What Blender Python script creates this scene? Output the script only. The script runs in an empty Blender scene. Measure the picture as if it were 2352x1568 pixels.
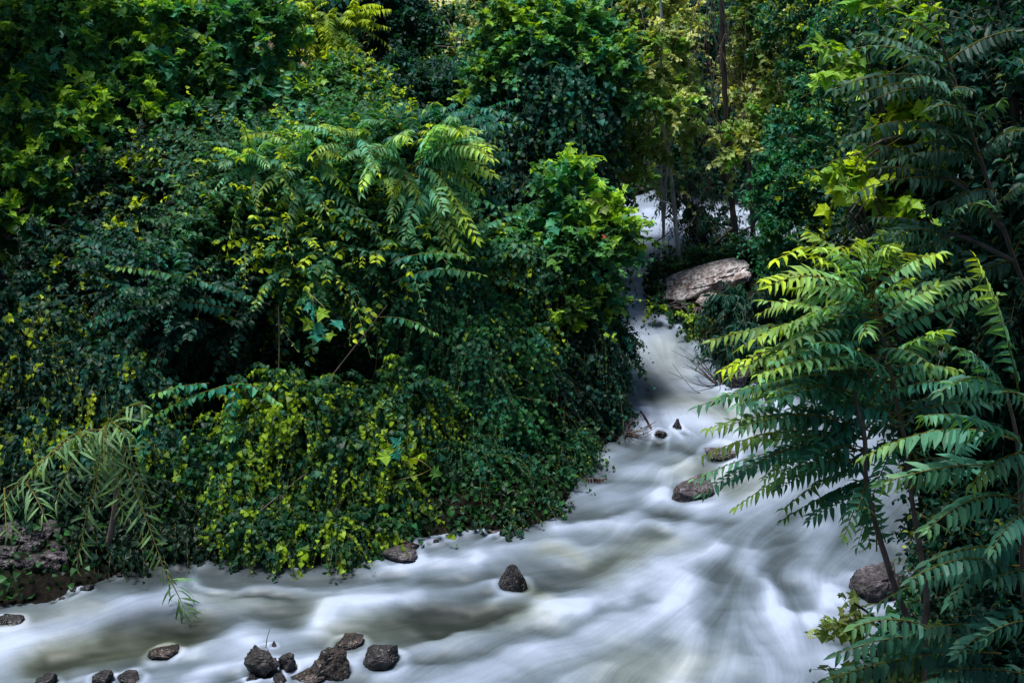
import bpy, math, random
import numpy as np
from mathutils import Vector

# ------------------------------------------------------------------ camera, sky, sun
scene = bpy.context.scene
COL = scene.collection
CAMZ, PITCH, HF = 10.0, math.radians(22), math.tan(math.radians(20))
cam_d = bpy.data.cameras.new("camera"); cam = bpy.data.objects.new("camera", cam_d)
COL.objects.link(cam); scene.camera = cam
cam.location = (0, 0, CAMZ); cam.rotation_euler = (math.radians(90) - PITCH, 0, 0)
cam_d.sensor_width = 36; cam_d.lens = 18 / HF; cam_d.clip_start = 0.1; cam_d.clip_end = 2000

SUN_EL, SUN_AZ = math.radians(78), math.radians(-85)      # azimuth from +Y, clockwise positive
world = bpy.data.worlds.new("World"); scene.world = world; world.use_nodes = True
wn = world.node_tree; bg = wn.nodes["Background"]
sky = wn.nodes.new("ShaderNodeTexSky"); sky.sky_type = 'NISHITA'; sky.sun_disc = False
sky.sun_elevation = SUN_EL; sky.sun_rotation = SUN_AZ
sky.air_density = 1.3; sky.dust_density = .8; sky.ozone_density = 2.5
wn.links.new(sky.outputs[0], bg.inputs[0]); bg.inputs[1].default_value = 0.055
sun_d = bpy.data.lights.new("sun", 'SUN'); sun_d.energy = 4.0; sun_d.angle = math.radians(16)
sun_d.color = (1.0, 0.985, 0.965)
sun = bpy.data.objects.new("sun", sun_d); COL.objects.link(sun)
sd_ = Vector((math.sin(SUN_AZ) * math.cos(SUN_EL), math.cos(SUN_AZ) * math.cos(SUN_EL), math.sin(SUN_EL)))
sun.rotation_euler = (-sd_).to_track_quat('-Z', 'Y').to_euler()
sun.location = (0, 0, 60)
vs = scene.view_settings
vs.view_transform = 'Standard'; vs.look = 'None'; vs.gamma = 1; vs.use_curve_mapping = False
vs.exposure = 0.85
scene.cycles.max_bounces = 5; scene.cycles.diffuse_bounces = 3
scene.cycles.transmission_bounces = 3; scene.cycles.glossy_bounces = 2

# ------------------------------------------------------------------ helpers
K = HF / 1176.0
CP, SP = math.cos(PITCH), math.sin(PITCH)
def ray(u, v):
    x = (u - 1176) * K; y = (784 - v) * K
    return np.array([x, CP + y * SP, -SP + y * CP])
def at(u, v, Y):                       # point in the place at distance Y north of the camera
    d = ray(u, v); t = Y / d[1]
    return np.array([0, 0, CAMZ]) + d * t
def ppm(u, v, Y):                      # metres per photo unit at that point
    return K * Y / ray(u, v)[1]
LV_Y = [0, 19.5, 21.5, 23, 26, 30, 45, 400]; LV_Z = [0, 0, .25, .5, .9, 1.25, 2.0, 2.0]
def level(y): return np.interp(y, LV_Y, LV_Z)
def onwater(u, v):
    d = ray(u, v); z = 0.
    for _ in range(12):
        t = (z - CAMZ) / d[2]; z = float(level(t * d[1]))
    return np.array([d[0] * t, d[1] * t, z])

def hsh(ix, iy, iz, s):
    with np.errstate(over='ignore'):
        h = (ix.astype(np.int64) * 374761393 + iy.astype(np.int64) * 668265263 + iz.astype(np.int64) * 2147483647 + s * 974634777) & 0xffffffff
        h = ((h ^ (h >> 13)) * 1274126177) & 0xffffffff
        h = ((h ^ (h >> 16)) * 2246822519) & 0xffffffff
    return ((h ^ (h >> 15)) & 0xffff) / 65535.0
def noise(p, s=0):                      # value noise 0..1, p (...,3)
    p = np.asarray(p, float); i = np.floor(p); f = p - i; f = f * f * (3 - 2 * f)
    i = i.astype(np.int64); r = 0
    for a in (0, 1):
        for b in (0, 1):
            for c in (0, 1):
                w = (f[..., 0] if a else 1 - f[..., 0]) * (f[..., 1] if b else 1 - f[..., 1]) * (f[..., 2] if c else 1 - f[..., 2])
                r = r + w * hsh(i[..., 0] + a, i[..., 1] + b, i[..., 2] + c, s)
    return r
def fbm(p, o=4, s=0):
    a, r, t = 1., 0, 0
    for k in range(o):
        r = r + a * noise(np.asarray(p) * 2 ** k, s + k * 7); t += a; a *= .5
    return r / t
def nrm(a): return a / (np.linalg.norm(a, axis=-1, keepdims=True) + 1e-9)

def mesh_np(name, V, F, mat, parent=None, colors=None, smooth=False, attrs=None, loc=None):
    V = np.ascontiguousarray(V, dtype=np.float32); F = np.ascontiguousarray(F, dtype=np.int32)
    if loc is not None: V = V - np.asarray(loc, np.float32)
    me = bpy.data.meshes.new(name); n, m, k = len(V), len(F), F.shape[1]
    me.vertices.add(n); me.vertices.foreach_set("co", V.ravel())
    me.loops.add(m * k); me.loops.foreach_set("vertex_index", F.ravel())
    me.polygons.add(m)
    me.polygons.foreach_set("loop_start", np.arange(0, m * k, k, dtype=np.int32))
    me.polygons.foreach_set("loop_total", np.full(m, k, dtype=np.int32))
    me.polygons.foreach_set("use_smooth", np.full(m, smooth, dtype=bool))
    me.update(calc_edges=True)
    if colors is not None:
        a = me.attributes.new("Col", 'FLOAT_COLOR', 'POINT')
        c = np.ones((n, 4), np.float32); c[:, :3] = colors; a.data.foreach_set("color", c.ravel())
    for kx, arr in (attrs or {}).items():
        a = me.attributes.new(kx, 'FLOAT', 'POINT'); a.data.foreach_set("value", np.ascontiguousarray(arr, np.float32).ravel())
    me.materials.append(mat)
    o = bpy.data.objects.new(name, me); COL.objects.link(o)
    if parent is not None: o.parent = parent
    elif loc is not None: o.location = loc
    return o
def tag(o, label=None, cat=None, group=None, kind=None):
    for k_, v_ in (("label", label), ("category", cat), ("group", group), ("kind", kind)):
        if v_: o[k_] = v_
    return o
def empty(name, loc, label, cat, group=None):
    o = bpy.data.objects.new(name, None); COL.objects.link(o); o.location = tuple(float(q) for q in loc)
    o.empty_display_size = .2
    return tag(o, label, cat, group)

# ------------------------------------------------------------------ materials
def new_mat(name):
    m = bpy.data.materials.new(name); m.use_nodes = True
    nt = m.node_tree; return m, nt, nt.nodes["Principled BSDF"], nt.nodes["Material Output"]
def N(nt, typ, **kw):
    n = nt.nodes.new(typ)
    for k_, v_ in kw.items(): setattr(n, k_, v_)
    return n
def ramp(nt, stops):
    r = N(nt, "ShaderNodeValToRGB"); e = r.color_ramp.elements
    while len(e) < len(stops): e.new(.5)
    for q, (p, c) in zip(e, stops): q.position = p; q.color = (*c, 1)
    return r
def mixc(nt, a, b, f, mode='MIX'):
    m = N(nt, "ShaderNodeMix", data_type='RGBA', blend_type=mode)
    for sock, v_ in ((m.inputs[0], f), (m.inputs[6], a), (m.inputs[7], b)):
        if hasattr(v_, 'links'): nt.links.new(v_, sock)
        elif isinstance(v_, tuple): sock.default_value = (*v_, 1)
        else: sock.default_value = v_
    return m.outputs[2]

def leaf_material():
    m, nt, p, out = new_mat("leaf")
    at_ = N(nt, "ShaderNodeAttribute", attribute_name="Col")
    nt.links.new(at_.outputs["Color"], p.inputs["Base Color"])
    p.inputs["Roughness"].default_value = .5; p.inputs["Specular IOR Level"].default_value = .22
    tr = N(nt, "ShaderNodeBsdfTranslucent")
    nt.links.new(mixc(nt, at_.outputs["Color"], (2.0, 1.9, .35), 1.0, 'MULTIPLY'), tr.inputs["Color"])
    mx = N(nt, "ShaderNodeMixShader"); mx.inputs[0].default_value = .33
    nt.links.new(p.outputs[0], mx.inputs[1]); nt.links.new(tr.outputs[0], mx.inputs[2])
    nt.links.new(mx.outputs[0], out.inputs[0])
    return m
LEAF = leaf_material()

def bark_material(name, c1, c2, scale=14):
    m, nt, p, out = new_mat(name)
    tc = N(nt, "ShaderNodeTexCoord"); mp = N(nt, "ShaderNodeMapping"); mp.inputs[3].default_value = (1, 1, .25)
    nt.links.new(tc.outputs["Object"], mp.inputs[0])
    no = N(nt, "ShaderNodeTexNoise"); no.inputs["Scale"].default_value = scale; no.inputs["Detail"].default_value = 6
    nt.links.new(mp.outputs[0], no.inputs["Vector"])
    r = ramp(nt, [(.35, c1), (.65, c2)]); nt.links.new(no.outputs[0], r.inputs[0])
    nt.links.new(r.outputs[0], p.inputs["Base Color"]); p.inputs["Roughness"].default_value = .85
    b = N(nt, "ShaderNodeBump"); b.inputs["Strength"].default_value = .6; b.inputs["Distance"].default_value = .02
    nt.links.new(no.outputs[0], b.inputs["Height"]); nt.links.new(b.outputs[0], p.inputs["Normal"])
    return m
BARK = bark_material("bark_brown", (.045, .032, .026), (.13, .095, .08))
BARKP = bark_material("bark_pale", (.20, .19, .19), (.52, .50, .50))
BARKD = bark_material("bark_dark", (.03, .024, .022), (.085, .065, .06))
STEM = bark_material("stem_brown", (.085, .055, .05), (.17, .12, .11), 20)
TWIG = bark_material("twig_green", (.10, .10, .03), (.20, .17, .05), 20)

def rock_material(name, c1, c2, c3, rough=.7, wet=0.):
    m, nt, p, out = new_mat(name)
    tc = N(nt, "ShaderNodeTexCoord")
    n1 = N(nt, "ShaderNodeTexNoise"); n1.inputs["Scale"].default_value = 5; n1.inputs["Detail"].default_value = 9; n1.inputs["Roughness"].default_value = .65
    n2 = N(nt, "ShaderNodeTexNoise"); n2.inputs["Scale"].default_value = 17; n2.inputs["Detail"].default_value = 8; n2.inputs["Roughness"].default_value = .7
    vo = N(nt, "ShaderNodeTexVoronoi"); vo.inputs["Scale"].default_value = 9; vo.feature = 'DISTANCE_TO_EDGE'
    for n_ in (n1, n2, vo): nt.links.new(tc.outputs["Object"], n_.inputs["Vector"])
    r1 = ramp(nt, [(.36, c1), (.52, c2), (.66, c3)]); nt.links.new(n1.outputs[0], r1.inputs[0])
    r2 = ramp(nt, [(.42, (.10, .09, .09)), (.62, (1, 1, 1))]); nt.links.new(n2.outputs[0], r2.inputs[0])
    c = mixc(nt, r1.outputs[0], r2.outputs[0], .9, 'MULTIPLY')
    nt.links.new(c, p.inputs["Base Color"])
    wa = N(nt, "ShaderNodeAttribute", attribute_name="wet")
    nt.links.new(mixc(nt, c, (.30, .27, .25), wa.outputs["Fac"], 'MULTIPLY'), p.inputs["Base Color"])
    wr_ = N(nt, "ShaderNodeMapRange"); wr_.inputs[3].default_value = rough; wr_.inputs[4].default_value = .22; nt.links.new(wa.outputs["Fac"], wr_.inputs[0])
    nt.links.new(wr_.outputs[0], p.inputs["Roughness"])
    p.inputs["Coat Weight"].default_value = wet; p.inputs["Coat Roughness"].default_value = .25
    ad = N(nt, "ShaderNodeMath", operation='ADD'); nt.links.new(n2.outputs[0], ad.inputs[0]); nt.links.new(n1.outputs[0], ad.inputs[1])
    b = N(nt, "ShaderNodeBump"); b.inputs["Strength"].default_value = .9; b.inputs["Distance"].default_value = .05
    nt.links.new(ad.outputs[0], b.inputs["Height"]); nt.links.new(b.outputs[0], p.inputs["Normal"])
    return m
RK_DARK = rock_material("rock_dark_wet", (.006, .005, .0055), (.022, .017, .019), (.16, .135, .145), .5, .15)
RK_BROWN = rock_material("rock_brown_wet", (.012, .007, .005), (.045, .024, .014), (.13, .095, .085), .45, .3)
RK_GREY = rock_material("rock_grey", (.022, .018, .021), (.09, .075, .085), (.26, .22, .245), .7, .1)
RK_PALE = rock_material("rock_pale", (.12, .08, .065), (.36, .30, .28), (.48, .42, .40), .8, 0)
RK_LIME = rock_material("rock_limestone", (.26, .17, .13), (.64, .58, .59), (.74, .70, .70), .9, 0)
RK_PINK = rock_material("rock_pink", (.04, .03, .034), (.15, .118, .135), (.26, .22, .24), .5, .3)

def ground_material():
    m, nt, p, out = new_mat("earth")
    tc = N(nt, "ShaderNodeTexCoord"); ge = N(nt, "ShaderNodeNewGeometry"); sx = N(nt, "ShaderNodeSeparateXYZ")
    nt.links.new(ge.outputs["Position"], sx.inputs[0])
    n1 = N(nt, "ShaderNodeTexNoise"); n1.inputs["Scale"].default_value = 1.3; n1.inputs["Detail"].default_value = 9
    n2 = N(nt, "ShaderNodeTexNoise"); n2.inputs["Scale"].default_value = 14; n2.inputs["Detail"].default_value = 8
    nt.links.new(tc.outputs["Object"], n1.inputs[0]); nt.links.new(tc.outputs["Object"], n2.inputs[0])
    wet = ramp(nt, [(.35, (.004, .0035, .0028)), (.55, (.011, .009, .0065)), (.7, (.010, .014, .006))]); nt.links.new(n1.outputs[0], wet.inputs[0])
    dry = ramp(nt, [(.35, (.42, .30, .21)), (.55, (.55, .42, .30)), (.75, (.30, .27, .13))]); nt.links.new(n1.outputs[0], dry.inputs[0])
    mr = N(nt, "ShaderNodeMapRange"); mr.inputs[1].default_value = 36; mr.inputs[2].default_value = 39
    nt.links.new(sx.outputs[1], mr.inputs[0])
    mx1 = N(nt, "ShaderNodeMapRange"); mx1.inputs[1].default_value = -7.0; mx1.inputs[2].default_value = -5.8; nt.links.new(sx.outputs[0], mx1.inputs[0])
    mx2 = N(nt, "ShaderNodeMapRange"); mx2.inputs[1].default_value = 1.5; mx2.inputs[2].default_value = -.5; nt.links.new(sx.outputs[0], mx2.inputs[0])
    m1 = N(nt, "ShaderNodeMath", operation='MULTIPLY'); m2 = N(nt, "ShaderNodeMath", operation='MULTIPLY')
    nt.links.new(mr.outputs[0], m1.inputs[0]); nt.links.new(mx1.outputs[0], m1.inputs[1]); nt.links.new(m1.outputs[0], m2.inputs[0]); nt.links.new(mx2.outputs[0], m2.inputs[1])
    c = mixc(nt, wet.outputs[0], dry.outputs[0], m2.outputs[0])
    r2 = ramp(nt, [(.35, (.45, .45, .45)), (.65, (1, 1, 1))]); nt.links.new(n2.outputs[0], r2.inputs[0])
    nt.links.new(mixc(nt, c, r2.outputs[0], 1., 'MULTIPLY'), p.inputs["Base Color"])
    p.inputs["Roughness"].default_value = .95; p.inputs["Specular IOR Level"].default_value = .1
    b = N(nt, "ShaderNodeBump"); b.inputs["Strength"].default_value = .8; b.inputs["Distance"].default_value = .08
    nt.links.new(n2.outputs[0], b.inputs["Height"]); nt.links.new(b.outputs[0], p.inputs["Normal"])
    return m

def water_material():
    m, nt, p, out = new_mat("river_water")
    f = N(nt, "ShaderNodeAttribute", attribute_name="foam"); o_ = N(nt, "ShaderNodeAttribute", attribute_name="olive")
    r = ramp(nt, [(0, (.010, .015, .017)), (.3, (.045, .06, .07)), (.55, (.105, .134, .168)), (.8, (.20, .240, .312)), (1, (.31, .362, .465))])
    nt.links.new(f.outputs["Fac"], r.inputs[0])
    c = mixc(nt, r.outputs[0], (1.12, 1.0, .58), o_.outputs["Fac"], 'MULTIPLY')
    nt.links.new(c, p.inputs["Base Color"])
    p.inputs["Roughness"].default_value = .5; p.inputs["Specular IOR Level"].default_value = .3
    return m

# ------------------------------------------------------------------ the river course and the ground
lb = [(1425, 462), (1432, 540), (1405, 620), (1350, 700), (1370, 800), (1385, 940), (1425, 1000), (1340, 1065), (1305, 1130),
      (1285, 1185), (1150, 1217), (960, 1240), (850, 1285), (700, 1292), (450, 1278), (250, 1325), (120, 1378), (0, 1388)]
rb = [(2050, 1400), (2110, 1250), (2140, 1100), (2040, 955), (1850, 905), (1690, 892), (1645, 830), (1570, 745), (1492, 727),
      (1480, 655), (1500, 604), (1600, 594), (1750, 600)]
poly = [onwater(*q)[:2] for q in lb]
poly += [np.array(q) for q in ((-9., 14.6), (-16., 12.5), (-30., 10), (-30., 5), (-12., 8.4), (-4., 9.2), (1., 9.0), (3., 10.8), (4.1, 13.6))]
poly += [onwater(*q)[:2] for q in rb]
poly += [np.array(q) for q in ((9., 27.4), (20., 28.), (20., 33.5), (9., 32.5))]
poly += [onwater(1760, 452)[:2], onwater(1600, 440)[:2], onwater(1480, 440)[:2]]
poly = np.array(poly)
def sdist(P):                             # > 0 on land
    a = poly; b = np.roll(poly, -1, 0); best = np.full(len(P), 1e9); ins = np.zeros(len(P), bool)
    for p0, p1 in zip(a, b):
        e = p1 - p0; w = P - p0; t = np.clip((w @ e) / (e @ e), 0, 1)
        d = np.linalg.norm(w - t[:, None] * e, axis=1); best = np.minimum(best, d)
        c = (p0[1] > P[:, 1]) != (p1[1] > P[:, 1])
        if abs(e[1]) > 1e-9: ins ^= c & (P[:, 0] < e[0] * (P[:, 1] - p0[1]) / e[1] + p0[0])
    return np.where(ins, -best, best)
def ground_z(P):
    P = np.asarray(P, float).reshape(-1, 2); s = sdist(P); x, y = P[:, 0], P[:, 1]
    P3 = np.c_[P, np.zeros(len(P))]
    s = s + (fbm(P3 * 1.7, 3, 5) - .5) * .35
    z = level(y) + np.where(s < 0, np.maximum(s * .8, -.7), np.minimum(s, .5) * .5 + np.clip(s - .5, 0, 6) * .15)
    z += np.where(s > 0, (fbm(P3 * 1.1, 4, 9) - .45) * .35 * np.clip(s, 0, 1), 0)
    z += np.clip(y - 39, 0, 60) * .36 * np.clip((y - 39) / 6, 0, 1) + np.where(y > 40, (fbm(P3 * .15, 3, 3) - .5) * 3 * np.clip((y - 40) / 10, 0, 1), 0)
    right = np.clip((x - 2) / 2, 0, 1) * np.clip((22 - y) / 4, 0, 1)
    z += right * np.clip(s, 0, 12) * .35
    return z
def axis_pts(lo, flo, fhi, hi, step, g=1.12):
    pts = list(np.arange(flo, fhi + 1e-6, step)); s = step; x = fhi
    while x < hi: s *= g; x += s; pts.append(x)
    s = step; x = flo
    while x > lo: s *= g; x -= s; pts.insert(0, x)
    return np.array(pts)
gx = axis_pts(-250, -11, 10, 250, .12); gy = axis_pts(-60, 7, 35, 500, .12)
XX, YY = np.meshgrid(gx, gy); PG = np.c_[XX.ravel(), YY.ravel()]
def grid_faces(nx, ny):
    i = np.arange(ny - 1)[:, None] * nx + np.arange(nx - 1)[None]
    i = i.ravel(); return np.c_[i, i + 1, i + nx + 1, i + nx]
tag(mesh_np("ground", np.c_[PG, ground_z(PG)], grid_faces(len(gx), len(gy)), ground_material(), smooth=True), "dark earth river banks rising to a dry tan slope", None, None, "structure")

# ------------------------------------------------------------------ rocks
def icosphere(sub):
    t = (1 + 5 ** .5) / 2
    V = [(-1, t, 0), (1, t, 0), (-1, -t, 0), (1, -t, 0), (0, -1, t), (0, 1, t), (0, -1, -t), (0, 1, -t), (t, 0, -1), (t, 0, 1), (-t, 0, -1), (-t, 0, 1)]
    F_ = [(0, 11, 5), (0, 5, 1), (0, 1, 7), (0, 7, 10), (0, 10, 11), (1, 5, 9), (5, 11, 4), (11, 10, 2), (10, 7, 6), (7, 1, 8), (3, 9, 4), (3, 4, 2), (3, 2, 6), (3, 6, 8), (3, 8, 9), (4, 9, 5), (2, 4, 11), (6, 2, 10), (8, 6, 7), (9, 8, 1)]
    V = [tuple(nrm(np.array(v, float))) for v in V]
    for _ in range(sub):
        mid, G = {}, []
        def m_(a, b):
            k_ = (min(a, b), max(a, b))
            if k_ not in mid: V.append(tuple(nrm((np.array(V[a]) + np.array(V[b])) / 2))); mid[k_] = len(V) - 1
            return mid[k_]
        for a, b, c in F_:
            x, y, z = m_(a, b), m_(b, c), m_(c, a); G += [(a, x, z), (b, y, x), (c, z, y), (x, y, z)]
        F_ = G
    return np.array(V), np.array(F_)
ICO, ICOF = icosphere(5)
ROCKS = []
def rock(label, u, v, hw, hh, mat, seed, peak=0., cuts=9, name="boulder", depth=.8, rough=.20, group=None, lift=0., z=None, Y=None, tilt=0., boxy=.72):
    """u, v: middle of the rock; hw, hh: half size; it stands on the water at v + hh."""
    r = np.random.default_rng(seed)
    b = onwater(u, v + hh) if Y is None else at(u, v + hh, Y); m_ = K * b[1] / ray(u, v + hh)[1]
    W, H = hw * m_ * 1.10, hh * m_ * 1.18; ROCKS.append((b[0], b[1] + W * depth * .5, W))
    V = np.sign(ICO) * np.abs(ICO) ** boxy; V /= np.abs(V).max()
    for _ in range(cuts):
        n_ = nrm(r.normal(size=3)); o_ = r.uniform(.5, .85); d = V @ n_; V -= np.outer(np.clip(d - o_, 0, 9), n_) * .93
    V *= 1 + (fbm(ICO * 1.6 + seed * 3.1, 5, seed)[:, None] - .5) * rough * 3
    V += ICO * ((np.abs(fbm(ICO * 5 + seed, 4, seed + 3) - .5))[:, None] * -rough * 1.2)
    zz = np.clip((V[:, 2] + .3), 0, 2)
    if Y is not None and (name == 'stone' or 'rubble' in label): b = np.array([b[0], b[1], float(ground_z(b[:2])[0])])
    if peak: V[:, :2] *= (1 - peak * np.clip(zz, 0, 1))[:, None]
    V /= np.abs(V).max(0)
    V = V * [W, W * depth, H * 1.30]; V[:, 2] += V[:, 0] * tilt
    base_ = np.array([b[0], b[1] + W * depth * .6, b[2] + H * .18 + lift])
    hz = (V[:, 2] + base_[2] - b[2]) / (H * 1.4) + (fbm(V * 9, 3, seed) - .5) * .35
    o = mesh_np(name, V + base_, ICOF, mat, smooth=True, loc=base_, attrs={'wet': np.clip((.42 - hz) / .12, 0, 1)})
    return tag(o, label, "rock", group)
rock("pointed dark wet boulder alone in mid stream below the hanging vines", 1180, 1318, 34, 30, RK_DARK, 3, peak=.42, boxy=.9)
rock("low dark rock with white patches at the foot of the vine bank", 918, 1277, 40, 14, RK_GREY, 5)
rock("rounded brown rock half covered by water just under the vine tips", 925, 1252, 36, 16, RK_BROWN, 15)
rock("square knobbly dark rock with a thin twig on top, near the bottom edge", 600, 1520, 40, 30, RK_DARK, 8, cuts=12, rough=.3)
rock("smaller knobbly rock touching the right side of the square rock", 657, 1518, 24, 25, RK_DARK, 10, cuts=10, rough=.3)
rock("broad brown wet rock with pale edges, largest of the bottom group", 748, 1522, 50, 36, RK_BROWN, 21, peak=.25, cuts=10, rough=.26)
rock("blackish rock with a pale ledge at the right end of the bottom group", 878, 1506, 44, 24, RK_DARK, 25, cuts=8)
rock("fist sized dark rock below the square knobbly rock", 578, 1556, 15, 11, RK_DARK, 31, rough=.3)
rock("small black rock under the square knobbly rock at the frame edge", 642, 1560, 16, 11, RK_DARK, 32, rough=.3)
rock("flat brown rock awash behind the broad brown rock", 800, 1478, 34, 9, RK_BROWN, 33)
rock("tan flat rock awash in front of the broad brown rock", 700, 1557, 42, 11, RK_BROWN, 35)
rock("tiny pointed rock behind the thin twig", 628, 1478, 9, 10, RK_DARK, 36, peak=.5)
rock("low reddish brown rock in the olive current at lower left", 372, 1500, 34, 10, RK_BROWN, 37, rough=.3)
rock("dark humped rock cut by the bottom edge at lower left, tallest there", 232, 1552, 26, 18, RK_DARK, 39)
rock("long low black rock right of the humped one at the bottom edge", 295, 1562, 30, 9, RK_DARK, 40)
rock("leftmost dark rock at the bottom edge", 106, 1562, 25, 12, RK_DARK, 41)
rock("dark rock in white water at the left edge below the rubble", 18, 1424, 30, 12, RK_DARK, 42)
rock("dull pink rounded boulder with a dark right face in mid rapids", 1590, 1120, 50, 24, RK_PINK, 44, cuts=6)
rock("small shark fin shaped rock at the lip of the upper rapids", 1556, 972, 12, 16, RK_GREY, 46, peak=.7)
rock("small dark wet rock beside the driftwood stick", 1520, 995, 16, 8, RK_DARK, 47)
rock("flat pinkish rock under the tips of the green fronds", 1655, 1042, 36, 9, RK_PINK, 48)
rock("large rugged grey boulder standing in the pool at right, behind the brown stems", 1998, 1336, 62, 40, RK_GREY, 58, cuts=7, rough=.27, boxy=.6)
rock("dark knobbly rock leaning on the right of the large grey boulder", 2062, 1340, 34, 38, RK_DARK, 53, cuts=9, rough=.28)
rock("long sloping pale limestone ledge below the tree trunks", 1592, 684, 118, 20, RK_LIME, 64, cuts=8, depth=.6, rough=.24, tilt=.30, lift=.30, boxy=.55)
rock("tan broken slab under the sloping pale ledge", 1665, 700, 60, 22, RK_PALE, 63, cuts=9, Y=24.0)
rock("tan fractured block under the left end of the sloping pale ledge", 1568, 712, 42, 14, RK_PALE, 75, cuts=10, boxy=.55)
rock("small buff rock at the water below the pale ledge", 1592, 735, 30, 12, RK_PALE, 64)
rock("dark grey waterside rock with bare twigs beside it", 1694, 862, 40, 32, RK_DARK, 66, cuts=9)
rock("pale tan boulder behind the yellow frond tip", 1735, 840, 46, 30, RK_PALE, 67, cuts=9)
rock("pinkish limestone boulder right of the dark drooping shrub", 1762, 760, 44, 48, RK_PALE, 68, cuts=9)
rock("pale boulder seen low through the fronds on the right shore", 1830, 830, 50, 34, RK_PALE, 69, cuts=9)
rock("reddish rock peeping out of the vines above the narrow rapids", 1282, 1062, 18, 22, RK_BROWN, 71)
rock("flat topped rubble block at the left edge, largest of the dark bank rubble", 30, 1262, 52, 24, RK_GREY, 81, cuts=10, rough=.3, Y=16.5)
rock("pale chunk lowest in the rubble at the left edge", 8, 1335, 34, 24, RK_GREY, 85, cuts=10, rough=.3, Y=16.2)
rs_ = np.random.default_rng(12)
for i in range(18):
    u, v = rs_.uniform(-20, 150), rs_.uniform(1230, 1350)
    rock("small dark grey stone in the rubble at the left edge", u, v, rs_.uniform(14, 32), rs_.uniform(9, 18), RK_GREY, 200 + i, name="stone", group="rubble stones on the left bank", cuts=10, rough=.3, Y=16.1 + (1350 - v) / 120 * .7)
for i in range(16):
    u = rs_.uniform(100, 1300); b_ = np.interp(u, [0, 120, 250, 450, 700, 850, 960, 1150, 1300], [1388, 1378, 1325, 1280, 1294, 1285, 1242, 1218, 1175])
    rock("small wet stone along the waterline of the left bank", u, b_ + rs_.uniform(-8, 6), rs_.uniform(6, 18), rs_.uniform(3, 8), RK_DARK, 300 + i, name="stone", group="wet stones along the left waterline", cuts=8, rough=.25)

# ------------------------------------------------------------------ water: flow field, foam streaks, surface
def upsample(a, cx, cy, X, Y):
    fx = np.clip(np.interp(X, cx, np.arange(len(cx))), 0, len(cx) - 1.001); fy = np.clip(np.interp(Y, cy, np.arange(len(cy))), 0, len(cy) - 1.001)
    ix, iy = fx.astype(int), fy.astype(int); tx = (fx - ix)[None]; ty = (fy - iy)[:, None]
    return (a[iy][:, ix] * (1 - tx) + a[iy][:, ix + 1] * tx) * (1 - ty) + (a[iy + 1][:, ix] * (1 - tx) + a[iy + 1][:, ix + 1] * tx) * ty
WX = np.arange(-12, 12.5, .026); WY = np.arange(8.2, 34, .034)
CX = np.arange(-12, 12.6, .13); CY = np.arange(8.2, 34.1, .13)
flows = [
 [(1760, 500), (1600, 520), (1480, 560), (1420, 640), (1440, 700), (1520, 760), (1560, 830), (1620, 900)],
 [(1500, 760), (1530, 850), (1590, 920), (1680, 970), (1760, 1020)], [(1480, 840), (1500, 920), (1530, 980), (1600, 1010)],
 [(1700, 900), (1650, 980), (1560, 1060), (1440, 1100), (1340, 1160)], [(1640, 1000), (1500, 1060), (1390, 1140), (1250, 1210), (1050, 1260), (880, 1310), (600, 1335), (450, 1330)],
 [(1750, 1010), (1650, 1100), (1550, 1180), (1400, 1230), (1250, 1290), (1100, 1330), (900, 1340)],
 [(1850, 1000), (1760, 1130), (1600, 1220), (1450, 1290), (1300, 1370), (1150, 1350), (950, 1380), (750, 1400), (550, 1390), (300, 1420), (0, 1500)],
 [(1650, 1210), (1480, 1310), (1350, 1385), (1200, 1400), (1000, 1420), (800, 1460), (600, 1480), (400, 1540), (200, 1600)],
 [(1740, 1080), (1640, 1220), (1500, 1350), (1300, 1450), (1100, 1510), (900, 1600)],
 [(1820, 1010), (1740, 1150), (1620, 1300), (1520, 1420), (1400, 1540), (1300, 1660)],

 [(1900, 960), (1820, 1080), (1740, 1200), (1670, 1330), (1630, 1450), (1590, 1640)], [(2000, 1000), (1940, 1120), (1850, 1230), (1790, 1350), (1780, 1480), (1800, 1640)], [(2080, 1100), (2000, 1200), (1930, 1300), (1890, 1400), (1920, 1500), (1960, 1640)],
 [(450, 1300), (300, 1350), (150, 1395), (0, 1430), (-150, 1480)], [(700, 1350), (500, 1390), (350, 1410), (150, 1460), (-50, 1530)],
 [(850, 1440), (600, 1440), (450, 1450), (250, 1500), (50, 1560)], [(1000, 1430), (820, 1480), (650, 1470), (500, 1520), (350, 1600)],
 [(1500, 1330), (1250, 1450), (1000, 1510), (850, 1600)]]
fp, fd = [], []
for ln in flows:
    w = np.array([onwater(*q)[:2] for q in ln])
    for a, b in zip(w[:-1], w[1:]):
        n_ = max(1, int(np.linalg.norm(b - a) / .4)); d = (b - a) / np.linalg.norm(b - a)
        for t in range(n_): fp.append(a + (b - a) * (t + .5) / n_); fd.append(d)
fp, fd = np.array(fp), np.array(fd)
CXX, CYY = np.meshgrid(CX, CY); CPt = np.c_[CXX.ravel(), CYY.ravel()]
vx = np.zeros(len(CPt)); vy = np.zeros(len(CPt)); ws = np.zeros(len(CPt))
for p_, d_ in zip(fp, fd):
    w = 1 / ((np.sum((CPt - p_) ** 2, 1)) + .03) ** 1.6
    vx += w * d_[0]; vy += w * d_[1]; ws += w
vv = np.hypot(vx, vy) + 1e-9
nw = (fbm(np.c_[CPt * 1.3, np.zeros(len(CPt))], 3, 21) - .5) * 1.5           # gentle wandering of the current
c_, s_ = np.cos(nw), np.sin(nw); vx, vy = (vx / vv) * c_ - (vy / vv) * s_, (vx / vv) * s_ + (vy / vv) * c_
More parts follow.
